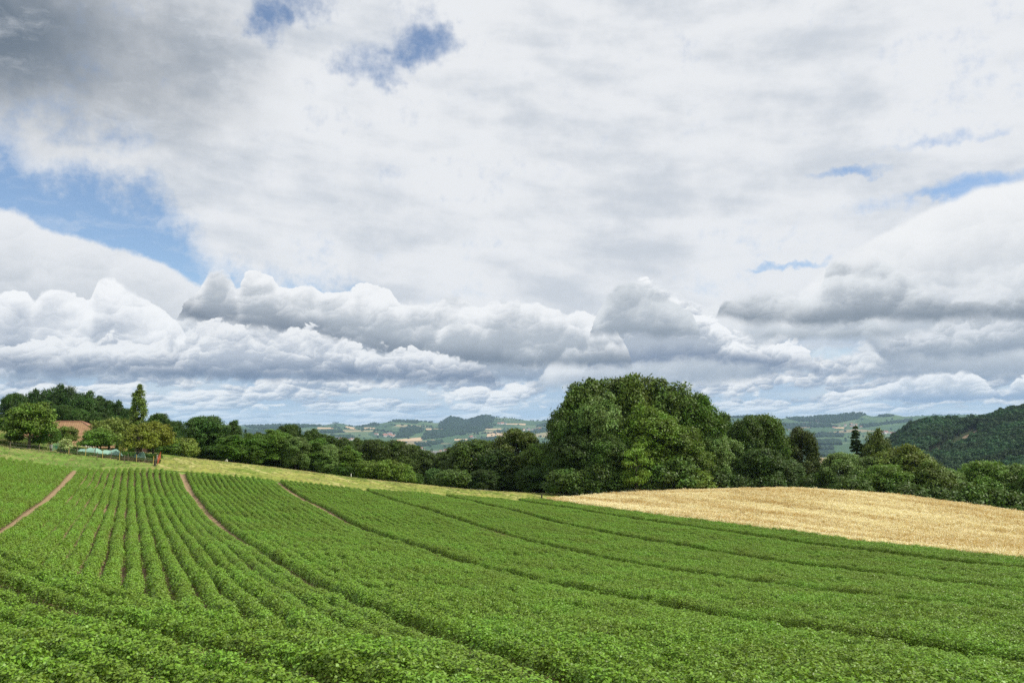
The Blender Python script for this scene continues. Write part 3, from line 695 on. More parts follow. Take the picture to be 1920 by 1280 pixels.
conifer(90, 6.5, 14); conifer(91, 5.0, 13)

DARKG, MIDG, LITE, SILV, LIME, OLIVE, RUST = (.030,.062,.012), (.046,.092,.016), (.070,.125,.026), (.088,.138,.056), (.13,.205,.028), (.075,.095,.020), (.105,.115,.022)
trs = np.random.RandomState(11)
def put_tree(name, kind, px, top, wpx, Y, tint, label, cat='tree', group=None, var=None, base=None):
    r_ = ray(px, top); P = r_*(Y/r_[1]); X, zt = P[0], P[2] + ZC; zb = h1(X, Y) if base is None else base
    vs_ = PROTO[kind]; cm, tm, W_, Ht = vs_[(trs.randint(len(vs_)) if var is None else var) % len(vs_)]
    dist = math.hypot(X, Y); hgt = max(.4, zt - zb + .1*0); wid = wpx/1500.0*Y
    root = empty(name, (X, Y, zb), label, cat, group, trs.rand()*6.28)
    k = (wid/W_, wid/W_*trs.uniform(.92, 1.08), hgt/(Ht*1.0))
    j = trs.uniform(.86, 1.16)
    for nm, me in (('trunk', tm), ('crown', cm)):
        o = bpy.data.objects.new(nm, me); COL.objects.link(o); o.parent = root; o.scale = k
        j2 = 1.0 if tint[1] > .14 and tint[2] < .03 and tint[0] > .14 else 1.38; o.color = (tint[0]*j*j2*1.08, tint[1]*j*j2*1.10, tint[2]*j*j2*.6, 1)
    return root
T = put_tree
# wood behind the farm (left)
G_ = 'dark trees of the wood behind the farmhouse'
T('broadleaf_tree','beech',28,738,44,232,DARKG,'leftmost dark tree of the wood behind the farmhouse, its branches standing clear of the sky',group=G_)
for px, top, w in [(62,731,56),(100,728,56),(128,722,58),(160,733,56),(190,743,52),(218,752,48),(240,765,40)]:
    T('broadleaf_tree','beech',px,top+2,w,236+trs.rand()*16,(.026,.056,.014),'dark green broadleaf tree in the rounded wood rising behind the farmhouse roof',group=G_)
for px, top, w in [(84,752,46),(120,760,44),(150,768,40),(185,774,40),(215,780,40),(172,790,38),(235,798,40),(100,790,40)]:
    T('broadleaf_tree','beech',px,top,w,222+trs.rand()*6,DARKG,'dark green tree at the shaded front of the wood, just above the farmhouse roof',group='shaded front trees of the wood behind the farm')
T('broadleaf_tree','beech',-8,778,40,150,DARKG,'dark tree cut by the left edge of the photo above the dry slope')
T('broadleaf_tree','oval',14,786,26,152,DARKG,'small dark tree beside the dry slope at the far left')
# farm trees
T('broadleaf_tree','farm',60,755,80,125,(.075,.120,.026),'large yellow-green tree left of the farmhouse with a thick bare trunk','tree',var=0)
T('fruit_tree','orchard',29,806,30,127,MIDG,'small tree with a thin leaning trunk under the left side of the large yellow-green tree','fruit tree')
T('fruit_tree','orchard',74,806,26,127,MIDG,'slim tree with a pale grey trunk right of the large yellow-green tree','fruit tree')
T('fruit_tree','orchard',96,800,34,129,MIDG,'small fruit tree between the large yellow-green tree and the house','fruit tree')
T('fruit_tree','farm',126,799,36,136,(.085,.12,.035),'grey-green tree standing in front of the farmhouse roof','fruit tree',var=1)
T('shrub','young',125,822,24,124,(.30,.36,.24),'small pale-leaved shrub at the left end of the vegetable garden','shrub',var=1)
T('fruit_tree','orchard',184,803,58,134,LITE,'round mid-green fruit tree right of the house windows, nearest of the pair above the garden','fruit tree',var=2)
T('fruit_tree','orchard',208,784,70,142,(.095,.125,.04),'wide grey-green fruit tree behind the round mid-green one above the garden','fruit tree',var=0)
T('fruit_tree','orchard',190,812,40,141,MIDG,'small dark fruit tree half hidden behind the trunks above the garden','fruit tree')
T('poplar_tree','poplar',262,722,29,168,(.080,.115,.035),'tall narrow poplar rising alone above the farm trees','poplar')
T('broadleaf_tree','beech',238,790,34,180,DARKG,'dark tree at the foot of the tall poplar')
T('fruit_tree','orchard',262,795,66,128,(.10,.12,.022),'yellowing fruit tree with a dark trunk at the right end of the garden','fruit tree',var=1)
T('fruit_tree','orchard',290,790,68,136,RUST,'rusty orange-green fruit tree, rightmost of the orchard','fruit tree',var=2)
T('shrub','bush',322,822,40,146,LITE,'rounded light green bush right of the rusty fruit tree','shrub')
T('shrub','bush',350,821,40,148,(.12,.16,.05),'pale yellowish bush at the corner of the mown meadow','shrub')
T('shrub','bush',232,832,14,150,(.30,.28,.14),'small cream coloured bush beside the barn','shrub')
T('broadleaf_tree','beech',298,776,46,190,DARKG,'dark rounded tree behind the rusty fruit tree, skyline above the orchard')
T('broadleaf_tree','beech',328,790,40,188,DARKG,'lower dark tree between the orchard and the big meadow-corner tree')
T('broadleaf_tree','beech',312,812,50,170,(.028,.055,.012),'dark tree filling the gap behind the light bushes')
# line of trees along the meadow
T('broadleaf_tree','beech',388,781,80,160,(.040,.085,.022),'big round dark green tree at the meadow corner, first of the tree line',var=1)
T('broadleaf_tree','oval',437,789,40,168,(.038,.075,.018),'slim tree with airy top behind the big meadow-corner tree')
L1 = 'mid-sized trees of the tree line along the mown meadow'
for i, (px, top, w, Y, tn, lb) in enumerate([
  (440,816,52,154,MIDG,'green tree right beside the big meadow-corner tree'),
  (478,813,54,156,(.060,.115,.02),'mid-green tree in the tree line, left of the two light-tipped ones'),
  (520,806,58,158,LITE,'light-tipped broad tree below the small dark spruce'),
  (556,820,48,157,SILV,'silvery green tree in the tree line left of centre'),
  (592,822,50,160,MIDG,'olive green tree with a bright narrow shoot at its top'),
  (616,834,46,159,SILV,'second silvery green tree of the tree line'),
  (650,836,48,161,LITE,'light green tree at the end of the high part of the meadow tree line')]):
    T('broadleaf_tree','beech' if i % 2 else 'oval',px,top,w*1.15,Y,tn,lb)
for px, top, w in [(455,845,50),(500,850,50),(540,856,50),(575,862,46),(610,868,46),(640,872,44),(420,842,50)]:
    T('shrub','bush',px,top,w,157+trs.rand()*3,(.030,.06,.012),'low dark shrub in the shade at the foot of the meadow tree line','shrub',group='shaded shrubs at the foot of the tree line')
T('spruce_tree','spruce',461,801,22,176,(.020,.040,.016),'small dark spruce between two round trees, left of the pair','spruce')
T('spruce_tree','spruce',563,800,24,178,(.020,.040,.014),'dark spruce tip rising above the middle of the meadow tree line','spruce')
for px, top, w in [(488,812,50),(530,801,54),(546,797,48),(586,806,54),(612,816,50),(645,822,46)]:
    T('broadleaf_tree','beech',px,top,w,182+trs.rand()*8,(.034,.058,.012),'dark olive tree of the back row above the meadow tree line',group='back row of dark olive trees')
for px, top, w in [(672,820,40),(700,822,56),(735,824,58),(765,832,54),(790,842,56),(828,846,60),(715,846,50),(755,852,54),(800,866,56),(690,850,46),(848,838,50)]:
    T('broadleaf_tree','beech',px,top+3,w*1.15,184+trs.rand()*10,(.036,.058,.012),'dark green tree in the low middle of the wood below the distant town',group='dark trees of the low middle wood')
for px, top, w, lb in [(690,864,44,'light green bush on the meadow edge, leftmost of the bright row'),(722,862,46,'tallest light green bush of the row on the meadow edge'),(752,868,42,'light green bush near the right end of the bright row'),(768,882,20,'small low bush ending the bright row')]:
    T('shrub','bush',px,top,w*1.1,160,(.085,.135,.026),lb,'shrub')
T('shrub','bush',849,880,60,163,(.052,.085,.024),'round dense green bush alone on the meadow edge','shrub',var=1)
T('shrub','bush',812,878,36,168,(.05,.095,.035),'bluish green bush left of the round dense bush','shrub')
T('shrub','bush',780,888,30,166,MIDG,'small dark bush between the bright row and the bluish green one','shrub')
for px, top, w, Y, tn, lb in [(888,826,92,176,(.040,.066,.014),'broad dark olive tree left of the middle of the wood'),
  (935,842,76,172,(.030,.054,.013),'dark tree low at the wood edge, right of the round bush'),
  (972,806,90,176,(.050,.070,.016),'tall brownish olive tree next to the big clump'),
  (905,880,46,166,(.034,.062,.018),'small shaded tree behind the meadow edge near the fence posts'),
  (1012,832,66,170,(.085,.135,.040),'light silvery tree leaning on the left flank of the big clump'),
  (1000,872,60,166,(.040,.075,.022),'shaded green tree below the light silvery one')]:
    T('broadleaf_tree','beech',px,top,w*1.1,Y,tn,lb)
# the big clump
for px, top, w, Y, tn, lb in [
  (1062,770,70,164,(.045,.080,.018),'leftmost tree of the big clump, stepping down to the left'),
  (1098,715,104,168,(.050,.085,.016),'tall dark tree forming the upper left shoulder of the big clump'),
  (1122,742,84,160,SILV,'silvery green tree on the left front of the big clump'),
  (1150,714,112,172,(.052,.082,.016),'dark tree at the back of the big clump between its two tops'),
  (1196,707,104,170,(.062,.092,.016),'highest tree at the middle of the big clump'),
  (1216,762,100,158,(.072,.120,.018),'lush green tree at the centre front of the big clump'),
  (1262,716,104,168,(.070,.112,.030),'tall pale-tipped tree right of the top of the big clump'),
  (1300,742,84,166,(.050,.095,.016),'tree forming the upper right shoulder of the big clump'),
  (1330,800,62,164,SILV,'light silvery tree on the right flank of the big clump'),
  (1275,800,80,158,(.058,.092,.016),'dark olive tree at the right front of the big clump'),
  (1085,818,78,158,(.038,.068,.018),'drooping dark tree at the left front of the big clump'),
  (1140,812,74,156,(.046,.082,.020),'dark tree with bare forked stems at the front of the big clump')]:
    T('broadleaf_tree','beech',px,top,w*1.12,Y,tn,lb)
T('young_tree','young',1192,832,56,151,(.10,.165,.030),'bright yellow-green young tree with layered branches before the big clump','tree',var=0)
for px, top, w, lb in [(1060,880,62,'dark bush at the left foot of the big clump'),(1122,868,54,'taller grey-green bush at the foot of the big clump'),(1160,884,56,'dark bush behind the white post'),
                       (1225,884,58,'leafy bush right below the bright young tree'),(1262,856,72,'tall green bush at the right foot of the big clump'),(1302,882,56,'light rounded bush at the right corner of the big clump'),(1096,892,46,'low dark bush left of the white post')]:
    T('shrub','bush',px,top,w*1.15,153,(.048,.085,.022) if 'light' not in lb else (.085,.13,.03),lb,'shrub')
# right of the clump
for px, top, w, Y, tn, lb in [
  (1350,776,46,176,(.050,.085,.022),'airy tree just right of the big clump'),
  (1362,822,60,168,SILV,'silvery tree in the gap right of the big clump'),
  (1398,783,66,172,(.040,.070,.014),'dark tree with two tops above the wheat field'),
  (1434,780,76,174,(.048,.082,.016),'broad dark tree behind the crest of the wheat field'),
  (1425,842,84,164,(.036,.066,.016),'drooping shaded tree right behind the wheat crest'),
  (1502,804,60,176,(.048,.066,.018),'brownish tree standing at the gap to the distant valley'),
  (1480,862,54,166,(.055,.090,.040),'grey-green tree below the brownish one')]:
    T('broadleaf_tree','beech',px,top,w*1.1,Y,tn,lb)
for px, top, w in [(1345,880,50),(1385,890,50),(1440,890,50),(1520,888,40)]:
    T('shrub','bush',px,top,w*1.2,160,(.036,.064,.018),'dark shrub behind the top of the wheat field','shrub',group='dark shrubs behind the wheat field')
T('broadleaf_tree','beech',1580,850,76,160,SILV,'light green tree left below the dark spruce')
T('shrub','bush',1545,880,40,162,(.06,.10,.025),'low bush under the gap to the valley','shrub')
T('spruce_tree','spruce',1604,796,78,186,(.022,.040,.015),'dark spruce with ragged branches above the right-hand trees','spruce',var=0)
T('broadleaf_tree','beech',1642,808,66,184,(.062,.085,.020),'olive tree beside the dark spruce')
for px, top, w, Y, tn, lb in [
  (1628,858,72,162,(.060,.095,.030),'green tree below the spruce behind the wheat'),
  (1694,836,112,160,(.080,.108,.026),'widest rounded tree behind the right part of the wheat field'),
  (1662,872,70,152,LITE,'lighter green tree in front of the widest rounded one'),
  (1742,866,84,154,(.066,.096,.028),'rounded tree stepping down right of the widest one'),
  (1780,880,60,156,SILV,'silvery green tree below the distant wooded hill'),
  (1842,866,90,158,LITE,'light green tree near the right edge below the wooded hill'),
  (1900,872,80,156,SILV,'pale green tree at the right edge of the photo'),
  (1945,880,80,150,MIDG,'green tree cut by the right edge of the photo')]:
    T('broadleaf_tree','beech',px,top,w*1.12,Y,tn,lb)
for px, top, w, lb in [(1600,892,60,'dark green shrub behind the wheat, below the light green tree'),(1700,905,70,'shrub low under the widest rounded tree'),(1760,915,66,'shrub behind the falling edge of the wheat'),
                       (1820,905,76,'leafy shrub right behind the wheat edge'),(1880,915,80,'large shrub at the lower right end of the trees'),(1935,930,70,'shrub cut by the right edge of the photo')]:
    T('shrub','bush',px,top,w*1.2,146,(.046,.080,.020),lb,'shrub')

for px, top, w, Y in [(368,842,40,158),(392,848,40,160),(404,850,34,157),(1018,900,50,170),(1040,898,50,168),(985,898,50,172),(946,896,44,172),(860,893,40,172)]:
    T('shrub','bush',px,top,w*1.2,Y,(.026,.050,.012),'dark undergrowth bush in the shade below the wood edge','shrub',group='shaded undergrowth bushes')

# ------------------------------------------------------------ distant woods
m_far = leaf_material('far_foliage', (.026,.050,.022), var=.6, rough=.8, trans=.05, hue=.3, pscale=.004, spec=.1, patch=.15)
def blobs(name, P, hgt, wid, seed, material, label, nl=9, conif=.3, trunks=None):
    """many small tree shapes as one mesh: each a few bumpy lumps"""
    rs = np.random.RandomState(seed); n = len(P)
    t_ = (1+5**.5)/2
    ico = unit(np.array([(-1,t_,0),(1,t_,0),(-1,-t_,0),(1,-t_,0),(0,-1,t_),(0,1,t_),(0,-1,-t_),(0,1,-t_),(t_,0,-1),(t_,0,1),(-t_,0,-1),(-t_,0,1)], float))
    fi_ = np.array([(0,11,5),(0,5,1),(0,1,7),(0,7,10),(0,10,11),(1,5,9),(5,11,4),(11,10,2),(10,7,6),(7,1,8),(3,9,4),(3,4,2),(3,2,6),(3,6,8),(3,8,9),(4,9,5),(2,4,11),(6,2,10),(8,6,7),(9,8,1)])
    V3 = ico[None]*rs.uniform(.7, 1.25, (n, 12, 1))
    c_ = rs.rand(n) < conif
    h = hgt*rs.uniform(.7, 1.25, n); w = wid*rs.uniform(.7, 1.3, n)*np.where(c_, .6, 1)
    V3 = V3*np.c_[w/2, w/2, h*.5][:, None]
    V3[..., 0] *= np.where(c_[:, None], np.clip(1 - V3[..., 2]/h[:, None], .2, 1.6), 1); V3[..., 1] *= np.where(c_[:, None], np.clip(1 - V3[..., 2]/h[:, None], .2, 1.6), 1)
    V3 = V3 + P[:, None] + np.c_[np.zeros(n), np.zeros(n), h*.5][:, None]
    f = (fi_[None] + (np.arange(n)*12)[:, None, None]).reshape(-1, 3)
    o = mesh_obj(name, V3.reshape(-1, 3), f, material)
    return tag(o, label, 'wood', kind='stuff')
def px_area(poly, n, seed, jit=0):
    rs = np.random.RandomState(seed); poly = np.array(poly, float); lo, hi = poly.min(0), poly.max(0); out = []
    q = rs.uniform(lo, hi, (n*4, 2)); q = q[inpoly(q[:, 0], q[:, 1], poly)][:n]
    return q
def land_many(q, off=0.0, r0=700, r1=24000):
    """land points seen along many directions (compass + elevation)"""
    out = []
    d = np.array([ray(a, b) for a, b in q]); d = d/np.hypot(d[:, 0], d[:, 1])[:, None]
    r = np.geomspace(r0, r1, 420)
    g = H(d[:, 0:1]*r, d[:, 1:2]*r) - (ZC + d[:, 2:3]*r); k = np.argmax(g > 0, 1); ok = (g > 0).any(1) & (k > 0)
    i = np.arange(len(q)); k1 = np.maximum(k, 1); t_ = r[k1-1] + (r[k1]-r[k1-1])*(-g[i, k1-1])/(g[i, k1]-g[i, k1-1]+1e-9)
    P = np.c_[d[:, 0]*t_, d[:, 1]*t_]; P = P[ok]; return np.c_[P, H(P[:, 0], P[:, 1])]
FW = [[(445,795),(480,788),(540,784),(610,786),(600,800),(569,801),(524,804),(472,803)], [(622,794),(628,789),(636,794)],
 [(652,799),(680,788),(710,783),(711,798),(672,801)], [(715,786),(756,780),(789,784),(782,794),(750,792)],
 [(822,797),(828,784),(844,774),(860,782),(870,788),(876,784),(892,774),(921,776),(928,784),(924,792),(912,794),(926,801),(915,804),(824,804)],
 [(790,824),(795,815),(811,807),(844,805),(905,805),(911,808),(873,813),(827,821)], [(739,821),(750,812),(750,803),(776,799),(795,804),(792,809),(763,820)],
 [(853,836),(860,828),(944,819),(980,816),(957,825),(924,832),(866,840)], [(1006,799),(1021,794),(1044,789),(1054,794),(1021,800)],
 [(440,806),(480,806),(560,808),(590,817),(450,814)], [(600,808),(640,806),(645,811),(604,812)], [(620,816),(665,818),(662,824),(622,822)], [(780,832),(830,826),(828,832),(786,838)],
 [(1458,779),(1526,775),(1590,768),(1613,766),(1629,775),(1610,784),(1584,790),(1568,794),(1494,789)], [(1364,782),(1406,779),(1442,781),(1448,783),(1403,785)],
 [(1461,795),(1552,794),(1570,801),(1500,801),(1465,808)], [(1523,817),(1539,812),(1581,814),(1581,819),(1526,820)], [(1526,826),(1574,825),(1578,834),(1528,834)],
 [(1537,840),(1561,839),(1563,843),(1537,844)], [(1537,849),(1565,849),(1566,857),(1537,857)], [(1607,797),(1665,792),(1710,786),(1710,790),(1665,795),(1620,802)], [(1647,780),(1662,777),(1678,780),(1652,782)],
 [(1340,800),(1400,800),(1400,806),(1340,806)], [(1000,806),(1040,800),(1046,806),(1004,812)]]
def _parea(p): p = np.array(p); return abs(np.dot(p[:, 0], np.roll(p[:, 1], 1)) - np.dot(p[:, 1], np.roll(p[:, 0], 1)))/2
q = np.concatenate([px_area(p_, int(_parea(p_)*.75)+6, 100+i) for i, p_ in enumerate(FW)])
# single trees and hedges along the skyline and between the fields
rsf = np.random.RandomState(5)
def line_px(pts, n): pts = np.array(pts, float); i = rsf.randint(0, len(pts)-1, n); f = rsf.rand(n)[:, None]; return pts[i]*(1-f) + pts[i+1]*f + rsf.normal(0, .5, (n, 2))
q = np.r_[q, line_px([(930,786.5),(1000,789),(1035,790)], 46), line_px([(740,797),(800,800),(850,806),(930,797)], 50), line_px([(620,802),(700,806),(760,815)], 60), line_px([(930,782),(1000,786),(1035,786)], 120), line_px([(930,808),(985,812),(1040,808)], 70), line_px([(1380,790),(1450,793),(1500,796)], 60), line_px([(640,794),(760,790),(820,792)], 60), line_px([(860,816),(930,812),(1000,810)], 40),
      np.c_[rsf.uniform(600, 1040, 160), rsf.uniform(795, 845, 160)], np.c_[rsf.uniform(1370, 1760, 90), rsf.uniform(784, 830, 90)]]
P = land_many(q)
blobs('distant_woods', P, 17, 22, 6, m_far, 'dark blue-green woods scattered over the distant hills', conif=.25)
# a wooded ridge of the far blue mountains
P = land_many(np.c_[rsf.uniform(1680, 1905, 900), rsf.uniform(766, 786, 900)], r0=12600)
blobs('mountain_woods', P, 22, 40, 7, m_far, 'blue hazy woods on the farthest mountains at the right')

# the wooded hill at the right, one mass of trees, with a felled strip
def on_strip(P):
    az = np.arctan2(P[:, 0], P[:, 1]); r_ = np.hypot(P[:, 0], P[:, 1]); px = 960 + np.tan(az)*1507; py = 800 - (P[:, 2]-ZC)/(r_*np.cos(az))*1507
    yl = np.interp(px, [1700,1745,1840,1862], [872,848,800,790]); return (px > 1738) & (px < 1840) & (py > yl - 1) & (py < yl + 24)
n = 21000; az = rsf.uniform(math.radians(21.8), math.radians(39), n); rr = np.sqrt(rsf.uniform(800**2, 1760**2, n))
P = np.c_[np.sin(az)*rr, np.cos(az)*rr]; z = H(P[:, 0], P[:, 1]); P = np.c_[P, z]
f = _far(P[:, 0], P[:, 1]) > -92
P = P[f & ~on_strip(P)]
m_hillf = leaf_material('hill_foliage', (.046,.092,.034), var=.6, rough=.7, trans=.15, hue=.7, pscale=.02, spec=.15, patch=.4)
def crownlet(seed, con=False):
    rs = np.random.RandomState(seed); n = 260
    if con:
        h = rs.rand(n); r_ = (1-h)*2.6+.2; a = rs.rand(n)*6.28; C = np.c_[np.cos(a)*r_, np.sin(a)*r_, h*17+1]; nr = np.c_[np.cos(a), np.sin(a), np.full(n, .5)]
    else:
        L = unit(rs.normal(0, 1, (14, 3)))*np.array([3.3, 3.3, 3.2]); L[:, 2] = np.abs(L[:, 2])
        d = unit(rs.normal(0, 1, (n, 3)) + [0, 0, .4]); C = L[rs.randint(0, 14, n)] + d*1.8 + np.array([0, 0, 10]); nr = d
    D, U = leafframe(rs, unit(nr), .35); vs, f_ = quads(C, D, U, rs.uniform(1.2, 2.0, n), rs.uniform(.9, 1.5, n))
    tv, tf = tube([(0, 0, -2), (0, 0, 12)], [.35, .2], 5)
    k = len(vs); tf = [tuple(q_+k for q_ in g) for g in tf]
    o = mesh_obj('hill_tree', np.r_[vs, np.array(tv)], [tuple(g) for g in f_.tolist()] + tf, [m_hillf, m_bark], mi=[0]*len(f_) + [1]*len(tf)); return o
hc = protos('hill_trees', [crownlet(i) for i in range(5)] + [crownlet(9, True)])
idx = np.where(rsf.rand(len(P)) < .1, 5, rsf.randint(0, 5, len(P)))
o = scatter('hill_forest', P, rsf.rand(len(P))*6.28, np.where(idx == 5, .9, np.clip(rsf.normal(.88, .22, len(P)), .5, 1.4)*np.array([1,1,1.12])[:, None].T.repeat(len(P),0)[:, 0]), idx, hc); tag(o, 'dense green forest covering the hill at the right edge', 'forest', kind='stuff')
_sp = [hit(1745,849,700), hit(1778,832.5,700), hit(1808,818,700), hit(1836,805,700)]; _sp2 = [hit(1745,868,700), hit(1778,851,700), hit(1808,836,700), hit(1836,821,700)]
m_felled = plain('felled_ground', rgb(116,98,80), .95, .35, .05)
loft('felled_strip', [tuple(q_[:2]) for q_ in _sp], [tuple(q_[:2]) for q_ in _sp2], 40, 20, .6, m_felled)

# crop patches seen on the distant slopes
m_tan = plain('stubble_field', rgb(176,152,118), .95, .15, .01); m_ltg = plain('light_meadow', rgb(150,178,104), .95, .15, .01)
for i, (poly, mm) in enumerate([(((595,804),(625,804)),((595,801),(625,801.5)), ), (((648,802),(668,806)),((648,799),(664,801)), ), (((684,804),(702,804)),((682,801.5),(704,802)), ),
        (((800,806),(832,804)),((798,803),(836,802)), ), (((912,819),(950,817)),((914,812),(940,811)), ), (((852,826),(876,825)),((852,823),(878,822.5)), ), (((740,828),(790,826)),((744,824),(800,819)), ),
        (((910,805),(940,805)),((910,803.5),(940,803)), ), (((950,796),(985,797)),((950,794),(986,794)), ), (((1536,869),(1556,869)),((1536,858.5),(1560,858.5)), ), (((1565,803),(1582,804)),((1560,801),(1584,801)), )]):
    A, B = poly, mm
    try: loft('crop_field', [tuple(hit(*q_, 700)[:2]) for q_ in A], [tuple(hit(*q_, 700)[:2]) for q_ in B], 24, 12, 2.0, m_tan)
    except Exception: pass

# ------------------------------------------------------------ farm
m_tile, t, b = mat('roof_tiles', .8, .2)
tcd = t.nodes.new('ShaderNodeTexCoord'); s_ = t.nodes.new('ShaderNodeSeparateXYZ'); t.links.new(tcd.outputs['Object'], s_.inputs[0])
br = t.nodes.new('ShaderNodeTexBrick'); br.inputs['Scale'].default_value = 1.0; br.inputs['Brick Width'].default_value = .5; br.inputs['Row Height'].default_value = .4; br.inputs['Mortar Size'].default_value = .04
br.inputs['Color1'].default_value = (*rgb(150,118,86), 1); br.inputs['Color2'].default_value = (*rgb(170,138,102), 1); br.inputs['Mortar'].default_value = (*rgb(104,76,56), 1)
t.links.new(xyz(t, V(t, s_.outputs[0]) + V(t, s_.outputs[1]), V(t, s_.outputs[2])*1.3), br.inputs['Vector'])
n_ = noise(t, tcd.outputs['Object'], .8, 4, .6, dim='3D'); put(t, b.inputs['Base Color'], mixc(t, ss(t, n_, .4, .8)*.5, br.outputs['Color'], rgb(128,96,78)))
m_wood = plain('dark_timber', rgb(78,54,42), .85, .3, 2); m_white = plain('white_paint', rgb(225,222,214), .6, .08, 2); m_glass = plain('window_glass', rgb(40,46,54), .15, .2, 2)
m_stone = plain('grey_render', rgb(150,146,138), .9, .15, 1); m_redfl = plain('red_flowers', rgb(190,40,24), .7, .4, 6); m_post = plain('weathered_wood', rgb(118,104,90), .9, .3, 5)
m_postd = plain('dark_post_wood', rgb(70,62,56), .9, .3, 5); m_wire = plain('wire', rgb(150,150,148), .5, .1, 3); m_fleece = plain('mint_fleece', rgb(128,164,146), .7, .12, 1.2)
m_orange = plain('orange_netting', rgb(165,90,58), .7, .25, 6); m_gnet = plain('green_netting', rgb(80,150,120), .7, .2, 6); m_pole = plain('yellow_cane', rgb(190,165,90), .7, .2, 5)
m_brick = plain('red_brick', rgb(150,110,92), .9, .2, 3)
def box(c, s, rz=0.0):
    cx_, cy_, cz_ = c; a, b_, h = [q_/2 for q_ in s]; co, si = math.cos(rz), math.sin(rz)
    v_ = [(cx_ + x*a*co - y*b_*si, cy_ + x*a*si + y*b_*co, cz_ + z*h) for x in (-1, 1) for y in (-1, 1) for z in (-1, 1)]
    return v_, [(0,1,3,2),(4,6,7,5),(0,4,5,1),(2,3,7,6),(0,2,6,4),(1,5,7,3)]
def part(name, shapes, m_, parent=None, smooth=False):
    v_, f_ = joined(shapes); return mesh_obj(name, v_, f_, m_, parent, smooth)
def slab(quad, th):                         # a plate of thickness th under four points
    q_ = [np.array(p_, float) for p_ in quad]; n_ = np.cross(q_[1]-q_[0], q_[-1]-q_[0]); n_ = n_/np.linalg.norm(n_)*th
    k = len(q_); v_ = q_ + [p_ - n_ for p_ in q_]; f_ = [tuple(range(k)), tuple(range(2*k-1, k-1, -1))] + [(i, i+k, (i+1) % k + k, (i+1) % k) for i in range(k)]
    return v_, f_
def window(parent, x, y, z, w, h, face):   # face 'x' looks to +x, 'y' looks to -y
    if face == 'x':
        wn_ = part('window', [box((x+.04, y, z), (.06, w, h))], m_glass, parent)
        part('frame', [box((x+.06, y+s_*w/2, z), (.1, .09, h+.1)) for s_ in (-1, 0, 1)] + [box((x+.062, y, z+s_*h/2), (.1, w, .09)) for s_ in (-1, 1)], m_white, wn_)
        part('shutter', [box((x+.05, y-w/2-.26, z), (.06, .38, h))], m_white, wn_); part('shutter', [box((x+.05, y+w/2+.26, z), (.06, .38, h))], m_white, wn_)
    else:
        wn_ = part('window', [box((x, y-.04, z), (w, .06, h))], m_glass, parent)
        part('frame', [box((x+s_*w/2, y-.06, z), (.09, .1, h+.1)) for s_ in (-1, 0, 1)] + [box((x, y-.062, z+s_*h/2), (w, .1, .09)) for s_ in (-1, 1)], m_white, wn_)
        part('shutter', [box((x-w/2-.26, y-.05, z), (.38, .06, h))], m_white, wn_); part('shutter', [box((x+w/2+.26, y-.05, z), (.38, .06, h))], m_white, wn_)
# farmhouse: x along the ridge, gable looking right
hx0, hx1, hy0, hy1 = -9.0, 7.4, 0.0, 12.0; zg, ze, zr = 0.0, 2.7, 7.2; ym = 6.0
HX, HY = -104.4, 179.0; HZ = ZC - 5.95
farm = empty('farmhouse', (HX, HY, HZ), 'old farmhouse with a big tiled half-hipped roof and dark timber walls', 'farmhouse')
wall_v = [(hx0,hy0,-2),(hx1,hy0,-2),(hx1,hy1,-2),(hx0,hy1,-2),(hx0,hy0,ze),(hx1,hy0,ze),(hx1,hy1,ze),(hx0,hy1,ze),(hx0,ym,zr-.15),(hx1,ym-1.9,zr-1.55),(hx1,ym+1.9,zr-1.55)]
mesh_obj('wall', wall_v, [(0,1,5,4),(1,2,6,10,9,5),(2,3,7,6),(3,0,4,8,7)], m_wood, farm)
part('plinth', [box(((hx0+hx1)/2, 6, -.4), (hx1-hx0+.1, 12.1, 1.8))], m_stone, farm)
o_ = 1.3; zl = ze - o_*(zr-ze)/6; xr = hx1 + 1.2; xh = hx1 - 2.4; zh = zr - 1.6; dyh = (zr-zh)*6/(zr-ze)
rf = part('roof', [slab([(hx0-1, hy0-o_, zl), (xr, hy0-o_, zl), (xr, ym-dyh, zh), (xh, ym, zr), (hx0-1, ym, zr)], .22),
                   slab([(xr, hy1+o_, zl), (hx0-1, hy1+o_, zl), (hx0-1, ym, zr), (xh, ym, zr), (xr, ym+dyh, zh)], .22),
                   slab([(xr+.02, ym-dyh, zh), (xr+.02, ym+dyh, zh), (xh, ym, zr+.01)], .2)], m_tile, farm)
chm = part('chimney', [box((-3.0, ym+.3, zr+.25), (1.0, .8, 1.6))], m_brick, rf); part('chimney_cap', [box((-3.0, ym+.3, zr+1.1), (1.2, 1.0, .12))], m_stone, chm)
part('ridge_tiles', [tube([(hx0-1, ym, zr+.03), (xh, ym, zr+.03)], [.13, .13], 6), tube([(xh, ym, zr+.03), (xr, ym-dyh, zh+.03)], [.13, .13], 6), tube([(xh, ym, zr+.03), (xr, ym+dyh, zh+.03)], [.13, .13], 6)], m_brick, rf)
part('bargeboard', [tube([(xr+.08, hy0-o_, zl-.1), (xr+.08, ym-dyh, zh-.1)], [.14, .14], 4)], m_wood, rf); part('bargeboard', [tube([(xr+.08, hy1+o_, zl-.1), (xr+.08, ym+dyh, zh-.1)], [.14, .14], 4)], m_wood, farm)
for yy in (1.3, 3.3, 5.3, 7.6, 9.8): window(farm, hx1, yy, 1.45, .7, 1.15, 'x')
for yy in (4.6, 7.4): window(farm, hx1, yy, 3.9, .7, 1.0, 'x')
for xx in (6.0, 3.6, 1.2, -3, -6): window(farm, xx, hy0, 1.4, .8, 1.1, 'y')
fb = part('flower_box', [box((hx1+.62, 4.0, .5), (.3, 8.4, .25)), box((4.6, hy0-.5, .5), (5.0, .3, .25))], m_wood, farm)
